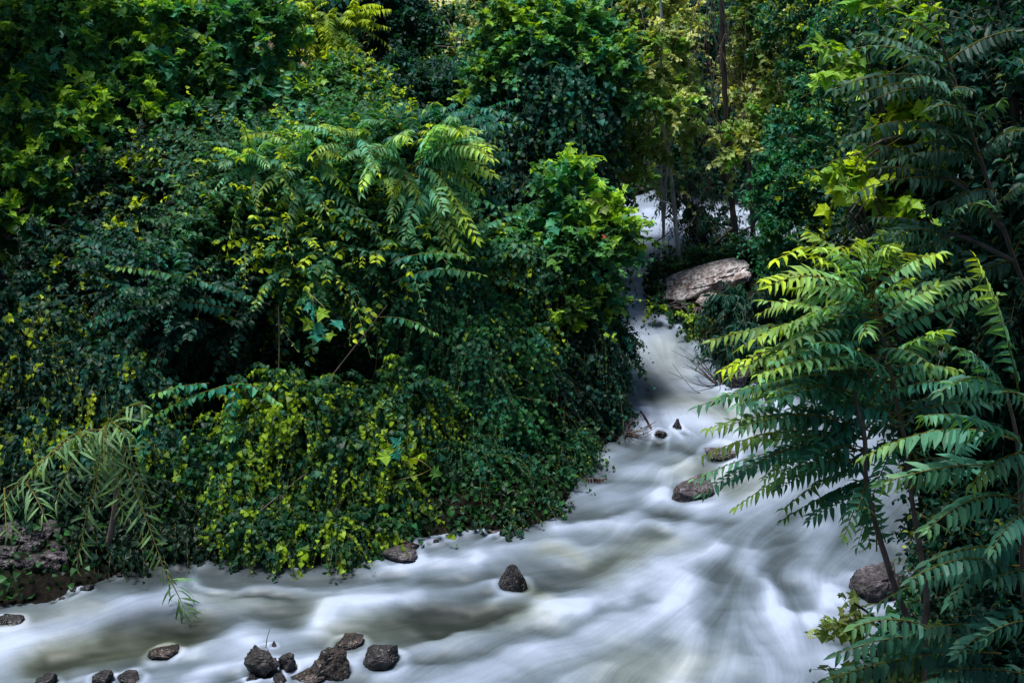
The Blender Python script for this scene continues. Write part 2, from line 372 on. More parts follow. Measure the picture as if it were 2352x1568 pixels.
VX = upsample(vx.reshape(CXX.shape), CX, CY, WX, WY).astype(np.float32); VY = upsample(vy.reshape(CXX.shape), CX, CY, WX, WY).astype(np.float32)
ny_, nx_ = VX.shape
rng = np.random.default_rng(7)
def blur(a, n):
    for _ in range(n):
        a = (a + np.roll(a, 1, 0) + np.roll(a, -1, 0)) / 3; a = (a + np.roll(a, 1, 1) + np.roll(a, -1, 1)) / 3
    return a
def std1(a): return (a - a.mean()) / (a.std() + 1e-9)
nz1 = std1(rng.random((ny_, nx_), dtype=np.float32)); nz2 = std1(blur(rng.random((ny_, nx_), dtype=np.float32), 14)); nz3 = std1(blur(rng.random((ny_, nx_), dtype=np.float32), 60))
def lic(img, steps, h):
    acc = img.copy(); IX, IY = np.meshgrid(np.arange(nx_, dtype=np.float32), np.arange(ny_, dtype=np.float32)); wsum = 1.
    for sg in (1, -1):
        px, py = IX.copy(), IY.copy()
        for k_ in range(steps):
            jx = np.clip(px, 0, nx_ - 1).astype(np.int32); jy = np.clip(py, 0, ny_ - 1).astype(np.int32)
            px += sg * h * VX[jy, jx] / .026; py += sg * h * VY[jy, jx] / .034
            jx = np.clip(px, 0, nx_ - 1).astype(np.int32); jy = np.clip(py, 0, ny_ - 1).astype(np.int32)
            w = 1 - k_ / steps; acc += w * img[jy, jx]; wsum += w
    return std1(acc / wsum)
L1 = lic(nz1, 22, .03); L2 = lic(nz2, 26, .05); L3 = lic(nz3, 16, .07); L4 = lic(std1(blur(rng.random((ny_, nx_), dtype=np.float32), 5)), 24, .05)

WXX, WYY = np.meshgrid(WX, WY)
# foam bands: where the current throws up white water or runs dark and smooth, plus shade painted on the far channel
HX = np.arange(-12, 12.6, .06); HY = np.arange(8.2, 34.1, .06)
HXX, HYY = np.meshgrid(HX, HY); HPt = np.c_[HXX.ravel(), HYY.ravel(), np.zeros(HXX.size)]
wr = np.c_[fbm(HPt * 1.5, 3, 31), fbm(HPt * 1.5, 3, 41)] - .5
HP2 = HPt[:, :2] + wr * .55
base = np.full(len(HP2), .53); olive = np.zeros(len(HP2))
def seg_d(P, pts):
    w = np.array([onwater(*q)[:2] for q in pts]); best = np.full(len(P), 1e9)
    for a, b in zip(w[:-1], w[1:]):
        e = b - a; q = P - a; t = np.clip((q @ e) / (e @ e + 1e-9), 0, 1)
        best = np.minimum(best, np.linalg.norm(q - t[:, None] * e, axis=1))
    return best
STROKES = [  # points, width in metres, strength (+ white, - dark)
 ([(1430, 480), (1500, 520), (1600, 540), (1740, 510)], 1.3, .42), ([(1470, 600), (1440, 640)], .5, -.30), ([(1460, 700), (1500, 745), (1580, 760)], .25, -.12),  # the short dark stroke paints shade onto the far channel
 ([(1500, 770), (1540, 830), (1600, 890), (1700, 900)], .9, .34), ([(1495, 905), (1600, 915), (1700, 960)], .22, -.22),
 ([(1490, 960), (1600, 985), (1720, 1010)], .32, .35), ([(1440, 1008), (1500, 1012), (1570, 1025), (1640, 1045)], .16, -.34),
 ([(1420, 1040), (1530, 1060)], .22, -.16), ([(1380, 1095), (1480, 1110), (1560, 1112)], .14, -.20), ([(1330, 1130), (1420, 1150)], .2, .12),
 ([(1450, 1070), (1550, 1090), (1700, 1080)], .25, .16), ([(1540, 1150), (1620, 1165), (1720, 1150), (1850, 1080)], .28, .28),
 ([(1330, 1195), (1440, 1172), (1480, 1160), (1560, 1188), (1660, 1208)], .12, -.26), ([(1300, 1210), (1420, 1205), (1520, 1205)], .16, .34),
 ([(1500, 1225), (1400, 1285), (1290, 1330), (1150, 1345)], .2, -.30), ([(1290, 1300), (1380, 1272), (1440, 1255)], .18, .30),
 ([(1100, 1285), (1200, 1262), (1320, 1250)], .14, .25), ([(940, 1262), (1010, 1240), (1080, 1225)], .10, .18),
 ([(960, 1305), (1020, 1290), (1090, 1282)], .16, .42), ([(900, 1330), (1020, 1335), (1130, 1318), (1180, 1345)], .12, -.22),
 ([(1150, 1362), (1200, 1392), (1300, 1398), (1420, 1370), (1540, 1310), (1640, 1260)], .22, .42),
 ([(1230, 1395), (1330, 1392)], .2, .2), ([(1180, 1372), (1195, 1400), (1160, 1425), (1000, 1440)], .20, -.40),
 ([(1190, 1410), (1050, 1405), (900, 1402)], .26, -.34), ([(735, 1410), (760, 1385), (840, 1380), (930, 1372)], .20, .50),
 ([(745, 1425), (735, 1395)], .14, .22), ([(500, 1378), (640, 1362), (720, 1385)], .26, -.26), ([(440, 1325), (540, 1348), (640, 1340), (760, 1350)], .08, .30),
 ([(450, 1340), (560, 1358), (680, 1358)], .06, -.25), ([(470, 1290), (452, 1312)], .1, .3),
 ([(-100, 1500), (100, 1465), (250, 1425), (400, 1385), (560, 1400)], .42, .36), ([(250, 1335), (420, 1310), (560, 1310)], .35, -.30),
 ([(120, 1520), (260, 1478), (400, 1455), (520, 1432), (640, 1418)], .26, -.50), ([(0, 1400), (150, 1395)], .2, .05),
 ([(370, 1478), (400, 1470)], .10, .42), ([(400, 1512), (450, 1500)], .09, .38), ([(520, 1490), (600, 1455), (740, 1440), (860, 1420)], .26, .20),
 ([(250, 1540), (400, 1520), (560, 1520)], .16, -.28), ([(480, 1568), (540, 1500)], .22, .28),
 ([(770, 1465), (900, 1440), (1040, 1425)], .16, -.30), ([(850, 1475), (1000, 1460), (1100, 1440)], .16, -.22), ([(880, 1500), (980, 1482), (1120, 1442), (1260, 1425)], .14, .26),
 ([(940, 1520), (1100, 1495), (1300, 1430), (1500, 1370)], .14, -.28), ([(1000, 1590), (1200, 1490), (1400, 1420), (1560, 1360)], .42, .22),
 ([(1280, 1440), (1480, 1350), (1600, 1300)], .28, -.20), ([(1640, 1240), (1760, 1185), (1850, 1180)], .4, -.05),
 ([(1480, 1480), (1380, 1600)], .3, -.12), ([(1590, 1330), (1580, 1440), (1560, 1600)], .22, .32), ([(1665, 1300), (1650, 1420), (1640, 1520)], .26, -.20),
 ([(1735, 1270), (1735, 1330), (1775, 1400), (1850, 1470), (1930, 1560)], .16, .30), ([(1810, 1200), (1830, 1270), (1790, 1330), (1830, 1390)], .2, -.24),
 ([(1860, 1150), (1900, 1230), (1960, 1260)], .3, -.05), ([(1800, 1410), (1880, 1438), (1990, 1435)], .14, .35), ([(1720, 1440), (1800, 1500), (1850, 1600)], .3, .12),
 ([(1500, 1560), (1640, 1520)], .4, .2), ([(1860, 1320), (1900, 1360), (1930, 1400)], .16, .18), ([(1890, 1420), (1870, 1470), (1960, 1500)], .2, -.14),
 ([(800, 1350), (870, 1340), (930, 1330)], .1, .2), ([(640, 1310), (800, 1310)], .2, -.22), ([(1560, 1360), (1500, 1420), (1420, 1480)], .2, .14),
]
for pts, w_, a_ in STROKES:
    d = seg_d(HP2, pts); w_ = w_ * 1.15; base += a_ * np.exp(-(d / w_) ** 2)
for pts, w_, a_ in [([(120, 1515), (260, 1478), (420, 1452)], .35, 1.), ([(1500, 910), (1600, 930), (1700, 980)], .4, .5), ([(1380, 1300), (1500, 1250)], .4, .5),
                    ([(1540, 860), (1520, 800)], .5, .4), ([(770, 1465), (1000, 1435), (1200, 1410)], .35, .6), ([(1420, 1560), (1560, 1540)], .6, .5), ([(500, 1375), (700, 1385)], .4, .4),
                    ([(1700, 1110), (1600, 1090)], .5, .5), ([(1280, 1270), (1340, 1290)], .3, .6), ([(0, 1440), (200, 1400)], .3, .4), ([(1190, 1340), (1250, 1370)], .2, .7)]:
    olive = np.maximum(olive, a_ * np.exp(-(seg_d(HP2, pts) / w_) ** 2))
base = upsample(base.reshape(HXX.shape), HX, HY, WX, WY); olive = upsample(olive.reshape(HXX.shape), HX, HY, WX, WY)
WP = np.c_[WXX.ravel(), WYY.ravel()]
pinch = 1 - .9 * np.exp(-((WXX - onwater(1745, 1270)[0]) ** 2 + (WYY - onwater(1745, 1270)[1]) ** 2) / 1.7)

big = fbm(np.c_[WP * .8, np.zeros(len(WP))], 2, 77).reshape(base.shape) - .5
foam = np.clip(base + .020 * L1 + .030 * L4 + .045 * L2 + .030 * L3 + big * .10 + (fbm(np.c_[WP[:, 0] * 1.6, WP[:, 1] * 2.6, np.zeros(len(WP))], 3, 91).reshape(base.shape) - .5) * .30, 0, 1)
collar = np.zeros(base.shape)
for rx_, ry_, rw_ in ROCKS:
    dx_, dy_ = WXX - rx_, WYY - ry_; dd = np.hypot(dx_, dy_) / rw_
    jx = int(np.clip(np.searchsorted(WX, rx_), 0, nx_ - 1)); jy = int(np.clip(np.searchsorted(WY, ry_), 0, ny_ - 1)); fx_, fy_ = VX[jy, jx], VY[jy, jx]
    al = (dx_ * fx_ + dy_ * fy_) / rw_; ac = (-dx_ * fy_ + dy_ * fx_) / rw_
    collar += .26 * np.exp(-((dd - 1.15) / .30) ** 2) * (al > -1.5) + .22 * np.exp(-((np.abs(ac) - .9 - .12 * al) / .35) ** 2) * np.exp(-((al - 1.6) / 1.8) ** 2) * (al > 0) - .22 * np.exp(-(ac / .55) ** 2) * np.exp(-((al - 1.8) / 1.2) ** 2) * (al > 0)
foam = np.clip(foam + collar * (1 + .25 * L2), 0, 1)
sdw = sdist(WP).reshape(base.shape)
foam = np.clip(foam - .18 * np.exp(-(np.clip(-sdw, 0, 9) / .35)), .02, 1)
rise = (base - .55) + collar * .65
WZ = level(WYY) + .10 * (fbm(np.c_[WP[:, 0] * 1.6, WP[:, 1] * 2.6, np.zeros(len(WP))], 3, 91).reshape(base.shape) - .5) + .0022 * L4 + .10 * rise + .010 * L3 + .004 * L2 + .0008 * L1
WZ = WZ.astype(np.float32)
keep = (sdw < .45)
F = grid_faces(nx_, ny_); kf = keep.ravel()[F].any(1); F = F[kf]
used = np.zeros(nx_ * ny_, bool); used[F.ravel()] = True; idx = np.cumsum(used) - 1
tag(mesh_np("water", np.c_[WP, WZ.ravel()][used], idx[F], water_material(), smooth=True, attrs={"foam": foam.ravel()[used], "olive": olive.ravel()[used]}),
    "milky white rapids streaking between the banks", None, None, "structure")

# ------------------------------------------------------------------ tubes (trunks, stems, twigs)
def smooth_line(pts, n):
    pts = np.array(pts, float); m = len(pts)
    if m < 3: t = np.linspace(0, 1, n)[:, None]; return pts[0] * (1 - t) + pts[-1] * t
    out = []; T = np.linspace(0, m - 1.0001, n)
    for t in T:
        i = int(t); f = t - i; p0 = pts[max(i - 1, 0)]; p1 = pts[i]; p2 = pts[min(i + 1, m - 1)]; p3 = pts[min(i + 2, m - 1)]
        out.append(.5 * ((2 * p1) + (p2 - p0) * f + (2 * p0 - 5 * p1 + 4 * p2 - p3) * f * f + (3 * p1 - p0 - 3 * p2 + p3) * f ** 3))
    return np.array(out)
def tube(pts, r0, r1, n=10, sides=7, jit=0.):
    L = smooth_line(pts, n); tg = nrm(np.gradient(L, axis=0)); up = np.array([.3, .2, 1.]); a = nrm(np.cross(tg, up + 0 * tg)); b = np.cross(tg, a)
    th = np.linspace(0, 2 * np.pi, sides, endpoint=False); R = np.linspace(r0, r1, n)[:, None, None]
    V = L[:, None] + R * (a[:, None] * np.cos(th)[None, :, None] + b[:, None] * np.sin(th)[None, :, None])
    if jit: V = V + (noise(V * 9) - .5)[..., None] * jit
    V = V.reshape(-1, 3); i = np.arange(n - 1)[:, None] * sides; j = np.arange(sides)[None]; jn = (j + 1) % sides
    F_ = np.stack([i + j, i + jn, i + jn + sides, i + j + sides], -1).reshape(-1, 4)
    return V, F_
def join(parts):
    Vs, Fs, o_ = [], [], 0
    for V, F_ in parts: Vs.append(V); Fs.append(F_ + o_); o_ += len(V)
    return np.concatenate(Vs), np.concatenate(Fs)
def ribbons(P0, P1, P2, r):                # many 3-sided twigs at once, through three points each
    n = len(P0); a = nrm(np.cross(P2 - P0, np.array([.2, .3, 1.]) + 0 * P0)); b = nrm(np.cross(P2 - P0, a)); Vs = []
    for P, s in ((P0, 1.), (P1, .7), (P2, .25)):
        for th in (0, 2.1, 4.2): Vs.append(P + (a * math.cos(th) + b * math.sin(th)) * (r * s)[:, None])
    V = np.stack(Vs, 1).reshape(-1, 3); f = []
    for s in (0, 3):
        for j in range(3): f.append((s + j, s + (j + 1) % 3, s + 3 + (j + 1) % 3, s + 3 + j))
    return V, (np.arange(n)[:, None, None] * 9 + np.array(f)[None]).reshape(-1, 4)

# ------------------------------------------------------------------ leaves
def tmpl(w1, y1, w2, y2, fold=.10, tip=-.10, y0=0.):
    V = np.array([(0, y0, 0), (0, .34, -.0), (0, .68, -.02), (0, 1, tip), (-w1, y1, fold), (-w2, y2, fold * .6), (w1, y1, fold), (w2, y2, fold * .6)], float)
    F_ = np.array([(0, 1, 4), (1, 2, 5), (1, 5, 4), (2, 3, 5), (0, 6, 1), (1, 7, 2), (1, 6, 7), (2, 7, 3)])
    return V, F_
T_LANCE = tmpl(.15, .24, .13, .58, .05, -.10)
T_LEAFLET = tmpl(.165, .16, .13, .56, .06, -.16)
T_OVAL = tmpl(.27, .28, .25, .66, .08, -.12)
T_HEART = tmpl(.46, .16, .36, .52, .12, -.14, .08)
T_STRIP = (np.array([(0, 0, 0), (-.05, .3, .0), (.05, .3, 0), (-.06, .6, -.10), (.06, .6, -.10), (-.03, .85, -.24), (.03, .85, -.24), (0, 1, -.36)], float),
           np.array([(0, 2, 1), (1, 2, 4), (1, 4, 3), (3, 4, 6), (3, 6, 5), (5, 6, 7)]))
def lobed():
    o = [(0, 0), (.16, .05), (.50, -.02), (.38, .22), (.68, .42), (.36, .50), (.28, .62), (0, 1.0)]
    pts = [(0, .32, -.04)] + [(x, y, .06 * abs(x) - .05 * (y > .9) - .12 * (abs(x) > .45)) for x, y in o] + [(-x, y, .06 * abs(x) - .12 * (abs(x) > .45)) for x, y in o[-2:0:-1]]
    n = len(pts) - 1
    return np.array(pts, float), np.array([(0, 1 + i, 1 + (i + 1) % n) for i in range(n)])
T_LOBE = lobed()
def leaves(T, P, axis, normal, size, color, rng, cjit=.18):
    V, F_ = T; n = len(P); Yv = nrm(axis); Z = nrm(normal - Yv * np.sum(normal * Yv, 1, keepdims=True)); X = np.cross(Yv, Z)
    sw = size[:, None, None] * (np.array([1., 1, 1])[None, None] if T is T_STRIP else (1 + rng.normal(0, .10, (n, 1, 3)) * [1, .3, 1]))
    L = V[None] * sw; L = L.copy(); L[:, :, 2] *= rng.uniform(.4, 2.2, (n, 1))
    W = P[:, None] + L[:, :, :1] * X[:, None] + L[:, :, 1:2] * Yv[:, None] + L[:, :, 2:] * Z[:, None]
    C = color * 1.15 * (1 + rng.normal(0, cjit, (n, 1))).clip(.4, 1.8)
    return W.reshape(-1, 3), (F_[None] + (np.arange(n) * len(V))[:, None, None]).reshape(-1, 3), np.repeat(C, len(V), 0)

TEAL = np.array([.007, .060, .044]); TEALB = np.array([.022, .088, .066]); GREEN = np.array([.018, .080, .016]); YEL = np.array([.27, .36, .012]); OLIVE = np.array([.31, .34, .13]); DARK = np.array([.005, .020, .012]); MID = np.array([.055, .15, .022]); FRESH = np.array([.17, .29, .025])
def sprays(rng, B, D, L, k, style):
    """B base, D direction, L length of n sprays with k leaves each -> leaf arrays + twig arrays"""
    n = len(B); g = np.array([0, 0, -1.]); dr = style.get('droop', .3); t = (np.arange(k) + .6) / k
    tt = t[None, :, None] + rng.normal(0, .02, (n, k, 1))
    drp = (dr * rng.uniform(.5, 1.5, (n, 1, 1)))
    P = B[:, None] + D[:, None] * L[:, None, None] * tt + g * (drp * L[:, None, None] * tt ** 2)
    tg = nrm(D[:, None] + g * 2 * drp * tt)
    side = nrm(np.cross(tg, np.array([0, 0, 1.]) + 0 * tg) + 1e-4); up = nrm(np.cross(side, tg))
    sgn = np.where(np.arange(k) % 2 == 0, 1., -1.)[None, :, None]
    if style.get('spiral'):
        th = (np.arange(k) * 2.4)[None] + rng.uniform(0, 6.28, (n, 1)); lat = side * np.cos(th)[..., None] + up * np.sin(th)[..., None]
    else: lat = side * sgn
    ax = lat * style.get('lat', .8) + tg * style.get('fwd', .5) + g * style.get('ldroop', .35) + rng.normal(0, style.get('jit', .22), P.shape)
    nr = up * .8 + np.array([0, -.18, .55]) + rng.normal(0, style.get('njit', .38), P.shape) + lat * .15
    sz = style['size'] * rng.uniform(.55, 1.5, (n, 1)) * rng.uniform(.75, 1.2, (n, k)) * (1 - .45 * t[None] ** 3)
    yf = np.clip((noise(B * 1.15 + 3) - .30) * 3.2, .05, 2.2)[:, None]; yf = 1 + style.get('patch', 1.) * (yf - 1); bf = (.45 + 1.2 * noise(B * .95 + 57))[:, None, None]
    young = np.clip((style.get('young', .3) * yf * rng.uniform(0, 2.0, (n, 1)) ** 2 * t[None] ** style.get('ypow', 2.) + rng.normal(0, .14, (n, k)) - .30) * 2.6, 0, 1)[..., None]  # new growth tint towards tips, also painted in as leaf highlights
    a, b, c = style.get('cols', (TEAL, GREEN, YEL)); a = a * rng.uniform(.45, 1.7, (n, 1, 1)); w = rng.random((n, 1, 1)) * .7 + .3 * rng.random((n, k, 1))
    col = (a * (1 - w) + b * w) * bf * (1 - young) + c * young
    fl = lambda q: q.reshape(-1, q.shape[-1])
    lv = leaves(style['T'], fl(P), fl(ax), fl(nr), sz.ravel(), fl(col), rng, style.get('cjit', .22))
    P1 = B + D * L[:, None] * .5 + g * (drp[:, 0] * L[:, None] * .25); P2 = B + D * L[:, None] + g * (drp[:, 0] * L[:, None])
    return lv, (B, P1, P2)

ALLC = []
def sample_shell(rng, clumps, n, per=7, spread=.22, inner=.62):
    cs = []
    for c in clumps:
        u, v, Y, ru, rv = c[:5]; m_ = ppm(u, v, Y); d = c[5] if len(c) > 5 else (ru + rv) / 2 * m_ * .8
        cs.append((at(u, v, Y), np.array([ru * m_, d, rv * m_])))
    area = np.array([r[0] * r[2] + r[1] * r[2] + r[0] * r[1] for _, r in cs]); area /= area.sum()
    nc = max(3, int(n / per * 1.6)); ci = rng.choice(len(cs), nc, p=area)
    dc = nrm(rng.normal(size=(nc, 3)) + np.array([0, -.45, .22]))
    k_ = rng.integers(0, nc, int(n * 1.6)); d = nrm(dc[k_] + rng.normal(0, spread, (len(k_), 3)))
    Cn = np.array([c for c, _ in cs])[ci[k_]]; R = np.array([r for _, r in cs])[ci[k_]]
    lump = .55 + .85 * noise(d * 3.1 + ci[k_][:, None] * 7.7, 11)
    depth = (inner + (1 - inner) * rng.random(nc) ** .6)[k_]
    P = Cn + R * d * (lump * depth)[:, None]
    ok = np.ones(len(P), bool)
    for c, r in cs: ok &= np.linalg.norm((P - c) / r, axis=1) > .50
    P, d, Cn = P[ok], d[ok], Cn[ok]
    gz = np.maximum(ground_z(P[:, :2]), level(P[:, 1])); ok = P[:, 2] > gz + .06
    P, d = P[ok], d[ok]
    return P[:n], d[:n], cs
def plant(name, label, cat, clumps, n, style, seed, group=None, root=None, per=11, spread=.17, inner=.55, trunk=(.09, .03), bark=None, limbs=6, extra=None, under=.0):
    rng = np.random.default_rng(seed); P, d, cs = sample_shell(rng, clumps, n, per, spread, inner)
    D = nrm(d * style.get('out', .8) + np.array([0, 0, 1.]) * style.get('up', .3) + rng.normal(0, .45, d.shape) + np.array(style.get('lean', (0, -.12, 0))))
    L = style['L'] * rng.uniform(.5, 1.35, len(P)) * np.where(rng.random(len(P)) < .07, 1.9, 1.)
    (V, F_, C), tw = sprays(rng, P, D, L, style['k'], style)
    low = min(cs, key=lambda q: q[0][2]); ctr = np.mean([c for c, _ in cs], 0)
    if root is None: root = np.array([low[0][0] + .2, low[0][1] + .4, 0.])
    else: root = np.array([root[0], root[1], 0.])
    root[2] = float(ground_z(root[:2])[0]) - .1
    e = empty(name, root, label, cat, group)
    mesh_np("foliage", V, F_, LEAF, e, C, loc=root)
    parts = []
    tops = sorted([c for c, _ in cs], key=lambda q: q[2])
    tip = tops[-1]; midp = (root + tip) / 2 + rng.normal(0, .12, 3)
    parts.append(tube([root, root * .6 + midp * .4 + rng.normal(0, .05, 3), midp, tip], trunk[0], trunk[1], 14, 8, .02))
    Ltr = smooth_line([root, midp, tip], 12)
    for c, r in cs:
        for _ in range(limbs):
            s = Ltr[rng.integers(2, 11)]; q = c + r * nrm(rng.normal(size=3)) * rng.uniform(.3, .75)
            parts.append(tube([s, (s + q) / 2 + np.array([0, 0, .1]), q], trunk[1] * .9, trunk[1] * .2, 6, 5))
    V2, F2 = join(parts); mesh_np("trunk", V2, F2, bark or BARKD, e, smooth=True, loc=root)
    if style.get('twig', .004) > 0:
        V3, F3 = ribbons(*tw, np.full(len(P), style.get('twig', .004))); mesh_np("twigs", V3, F3, style.get('twigm', TWIG), e, loc=root)
    return e

S = dict
SYC = S(T=T_LOBE, size=.15, L=.55, k=11, droop=.25, spiral=True, lat=.8, fwd=.4, ldroop=.45, young=.62, ypow=1.2, up=.45, njit=.35, cols=(TEAL * 1.4, MID * 1.3, FRESH * 1.3), twig=.006)
VINE = S(T=T_HEART, size=.085, L=.40, k=13, droop=1.0, spiral=True, lat=.7, fwd=.2, ldroop=.9, young=.28, up=.1, njit=.3, cols=(TEAL, GREEN, YEL), twig=.003)
VINEY = {**VINE, 'young': .48, 'ypow': .6, 'patch': .45, 'cols': (TEAL * .7, GREEN * .8, np.array([.17, .27, .012]))}
IVY = S(T=T_HEART, size=.10, L=.35, k=10, droop=.9, spiral=True, lat=.7, fwd=.1, ldroop=.9, young=.12, up=.05, njit=.28, cols=(TEAL, DARK, MID), twig=.003)
PRIV = S(T=T_OVAL, size=.115, L=1.0, k=22, droop=.28, lat=.9, fwd=.4, ldroop=.4, young=.36, ypow=3., up=.45, cols=(TEALB * 1.5, GREEN * 1.6, YEL), twig=.004)
PRIVD = {**PRIV, 'young': .12, 'cols': (TEAL, DARK, GREEN)}
PINN = S(T=T_LEAFLET, size=.15, L=.75, k=24, droop=.45, lat=1., fwd=.28, ldroop=.55, jit=.08, njit=.12, young=.35, ypow=3., up=.45, cols=(TEAL, TEAL * 1.5, YEL), twig=.005)
MAPL = S(T=T_OVAL, size=.10, L=.35, k=12, droop=.3, spiral=True, lat=.9, fwd=.3, ldroop=.5, young=.18, up=.35, cols=(TEAL * 1.3, GREEN, YEL), twig=.004)
OLV = S(T=T_LOBE, size=.115, L=.55, k=13, droop=.35, spiral=True, lat=.8, fwd=.4, ldroop=.4, young=.5, ypow=.8, up=.3, cols=(MID * 1.2, OLIVE * .55, OLIVE * 1.1), twig=.005)
FAR = S(T=T_OVAL, size=.16, L=.6, k=12, droop=.4, spiral=True, lat=.8, fwd=.3, ldroop=.4, young=.5, up=.4, cols=(TEAL, GREEN, OLIVE), twig=0)
DROOP = S(T=T_LANCE, size=.14, L=.4, k=14, droop=.8, spiral=True, lat=.8, fwd=.3, ldroop=1.0, young=.05, up=.3, cols=(DARK, TEAL, GREEN), twig=.004)

# ---- left bank, front to back
LB = "leafy growth crowding the left bank"
plant("vine_thicket", "wall of small yellow green heart shaped leaves hanging to the water under the dark hollow", "vine",
      [(520, 1090, 18.2, 150, 130), (700, 960, 18.6, 150, 110), (840, 1060, 18.3, 140, 150), (660, 1150, 18.0, 190, 90), (930, 940, 18.9, 90, 110), (470, 1220, 17.6, 100, 70), (600, 1225, 17.0, 120, 55), (760, 1225, 17.1, 120, 55), (880, 1195, 17.5, 80, 55)], 3500, VINEY, 101, LB, per=6)
plant("vine_thicket", "low dark green vine mound dipping into the rapids beside the reddish dead leaves", "vine",
      [(1060, 1090, 18.9, 130, 120), (1200, 1120, 19.0, 95, 80), (1120, 1180, 18.0, 120, 40), (1010, 1205, 17.8, 110, 40), (1230, 1160, 18.3, 80, 42), (1290, 1040, 19.7, 60, 70), (1290, 1130, 19.0, 40, 60), (940, 1215, 17.6, 80, 38)], 3000, {**VINE, 'size': .062, 'young': .14}, 102, LB)
plant("vine_column", "dark leaning vine column whose ragged edge stands against the white channel", "vine",
      [(1362, 830, 21.4, 78, 150), (1295, 950, 20.8, 105, 110), (1350, 720, 21.8, 55, 70), (1225, 860, 20.6, 90, 130), (1385, 955, 20.9, 40, 55)], 2100, {**IVY, 'size': .085}, 103, LB)
plant("vine_thicket", "mixed mid green thicket between the dark hollow and the vine column", "vine",
      [(1080, 790, 20.0, 130, 110), (980, 680, 20.4, 130, 100), (1130, 930, 19.6, 110, 90), (1190, 790, 20.4, 80, 90)], 1700, {**VINE, 'young': .22}, 104, LB)
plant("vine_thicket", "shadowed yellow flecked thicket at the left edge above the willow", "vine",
      [(80, 860, 19.0, 130, 90), (260, 880, 18.9, 140, 90), (120, 1010, 18.3, 150, 90), (340, 1000, 18.4, 110, 80), (60, 730, 19.8, 120, 70)], 1700, {**VINEY, 'young': .22, 'cols': (DARK, TEAL, YEL)}, 105, LB, spread=.16)  # base tint darkened, painting the shade of the left edge
plant("vine_thicket", "vine curtain tinted nearly black as shade behind the willow branches", "vine",
      [(120, 1140, 17.6, 190, 80), (330, 1170, 17.4, 130, 90), (240, 1240, 17.0, 140, 60), (420, 1225, 17.2, 90, 50)], 1100, {**VINE, 'young': .03, 'cols': (DARK * .7, DARK, DARK)}, 106, LB)  # leaf colour darkened to paint the shadow behind the willow
plant("flowering_shrub", "broad shrub of long arching sprays tipped yellow in the middle of the bank", "shrub",
      [(640, 430, 21.6, 190, 130), (820, 420, 21.8, 160, 140), (560, 560, 21.0, 150, 110), (880, 560, 20.8, 160, 100), (730, 560, 20.9, 150, 120), (1010, 600, 21.0, 110, 70)], 1900, PRIV, 107, LB, per=5)
plant("arching_shrub", "dark shrub with level sprays of leaves reaching left above the dark hollow", "shrub",
      [(420, 680, 20.2, 150, 80), (560, 700, 20.2, 110, 60), (320, 640, 20.4, 120, 60)], 420, {**PRIVD, 'L': .9, 'lean': (-.5, -.3, 0), 'young': .2}, 108, LB)
plant("sycamore_sapling", "young sycamore with big fresh star shaped leaves rising in front of the ivy tree", "tree",
      [(1310, 440, 22.2, 42, 70), (1350, 560, 21.9, 95, 80), (1250, 560, 21.9, 90, 70), (1385, 550, 22.0, 45, 60), (1305, 690, 21.6, 90, 60)], 620, {**SYC, 'size': .15, 'young': .75, 'ypow': .7}, 109, LB)
plant("vine_thicket", "leafy bluish green vine tangle under the big fresh sycamore leaves", "vine",
      [(1210, 620, 21.3, 100, 90), (1325, 620, 21.8, 80, 70), (1290, 540, 22.4, 110, 60)], 1000, {**VINE, 'size': .085, 'young': .3}, 110, LB)
plant("tree_of_heaven", "bright tree with long feathery fronds spreading right in the centre of the bank", "tree",
      [(960, 340, 22.2, 110, 60), (1010, 400, 22.0, 90, 60), (1040, 480, 22.0, 60, 60), (880, 330, 22.6, 90, 50)], 210, {**PINN, 'L': .95, 'size': .17, 'k': 30, 'lean': (.55, -.3, 0), 'cols': (TEAL * 1.6, TEAL * 2, YEL * 1.1)}, 111, LB)
plant("vine_thicket", "dim vine slope with scattered lobed leaves left of the arching sprays", "vine",
      [(330, 450, 22.6, 150, 90), (300, 560, 21.6, 130, 60), (430, 380, 23.0, 110, 60), (120, 640, 21.0, 110, 50)], 850, {**SYC, 'size': .11, 'k': 11, 'young': .28, 'cols': (DARK, TEAL, YEL)}, 112, LB, spread=.16)  # shade of the left slope put into the dark leaf tints
plant("ivy_tree", "tall dark tree column wrapped in ivy left of the gap in the woods", "tree",
      [(1290, 230, 24.8, 110, 110), (1310, 340, 24.6, 95, 120), (1200, 330, 24.6, 110, 100), (1150, 280, 25.0, 90, 60), (1320, 440, 24.3, 85, 80), (1170, 440, 24.0, 90, 80)], 2100, {**IVY, 'size': .11}, 113, LB)
plant("sycamore_tree", "large sycamore crown with shaded left side in the top left corner", "tree",
      [(120, 90, 25, 190, 110), (400, 110, 25, 180, 110), (590, 110, 25, 120, 110), (610, 220, 24.6, 100, 60), (330, 250, 24.2, 200, 80), (90, 250, 23.6, 140, 90), (30, 450, 22.6, 100, 120)], 1500, {**SYC, 'size': .165}, 114, LB, trunk=(.2, .05))
plant("sycamore_tree", "sycamore crown of bluish star shaped leaves above the ivy tree", "tree",
      [(1210, 90, 25.6, 110, 70), (1330, 90, 25.6, 110, 90), (1390, 180, 25.2, 60, 80), (1180, 180, 25.4, 70, 50)], 760, {**SYC, 'size': .15, 'young': .4, 'cols': (TEAL * 1.5, MID, FRESH)}, 115, LB, trunk=(.15, .05))
plant("small_tree", "small yellow green tree with thin bare stems at the top edge", "tree",
      [(735, 40, 29, 70, 50), (780, 70, 29, 35, 45)], 150, {**PINN, 'young': .9, 'ypow': .6, 'L': .7, 'cols': (MID, FRESH, YEL)}, 116, LB)
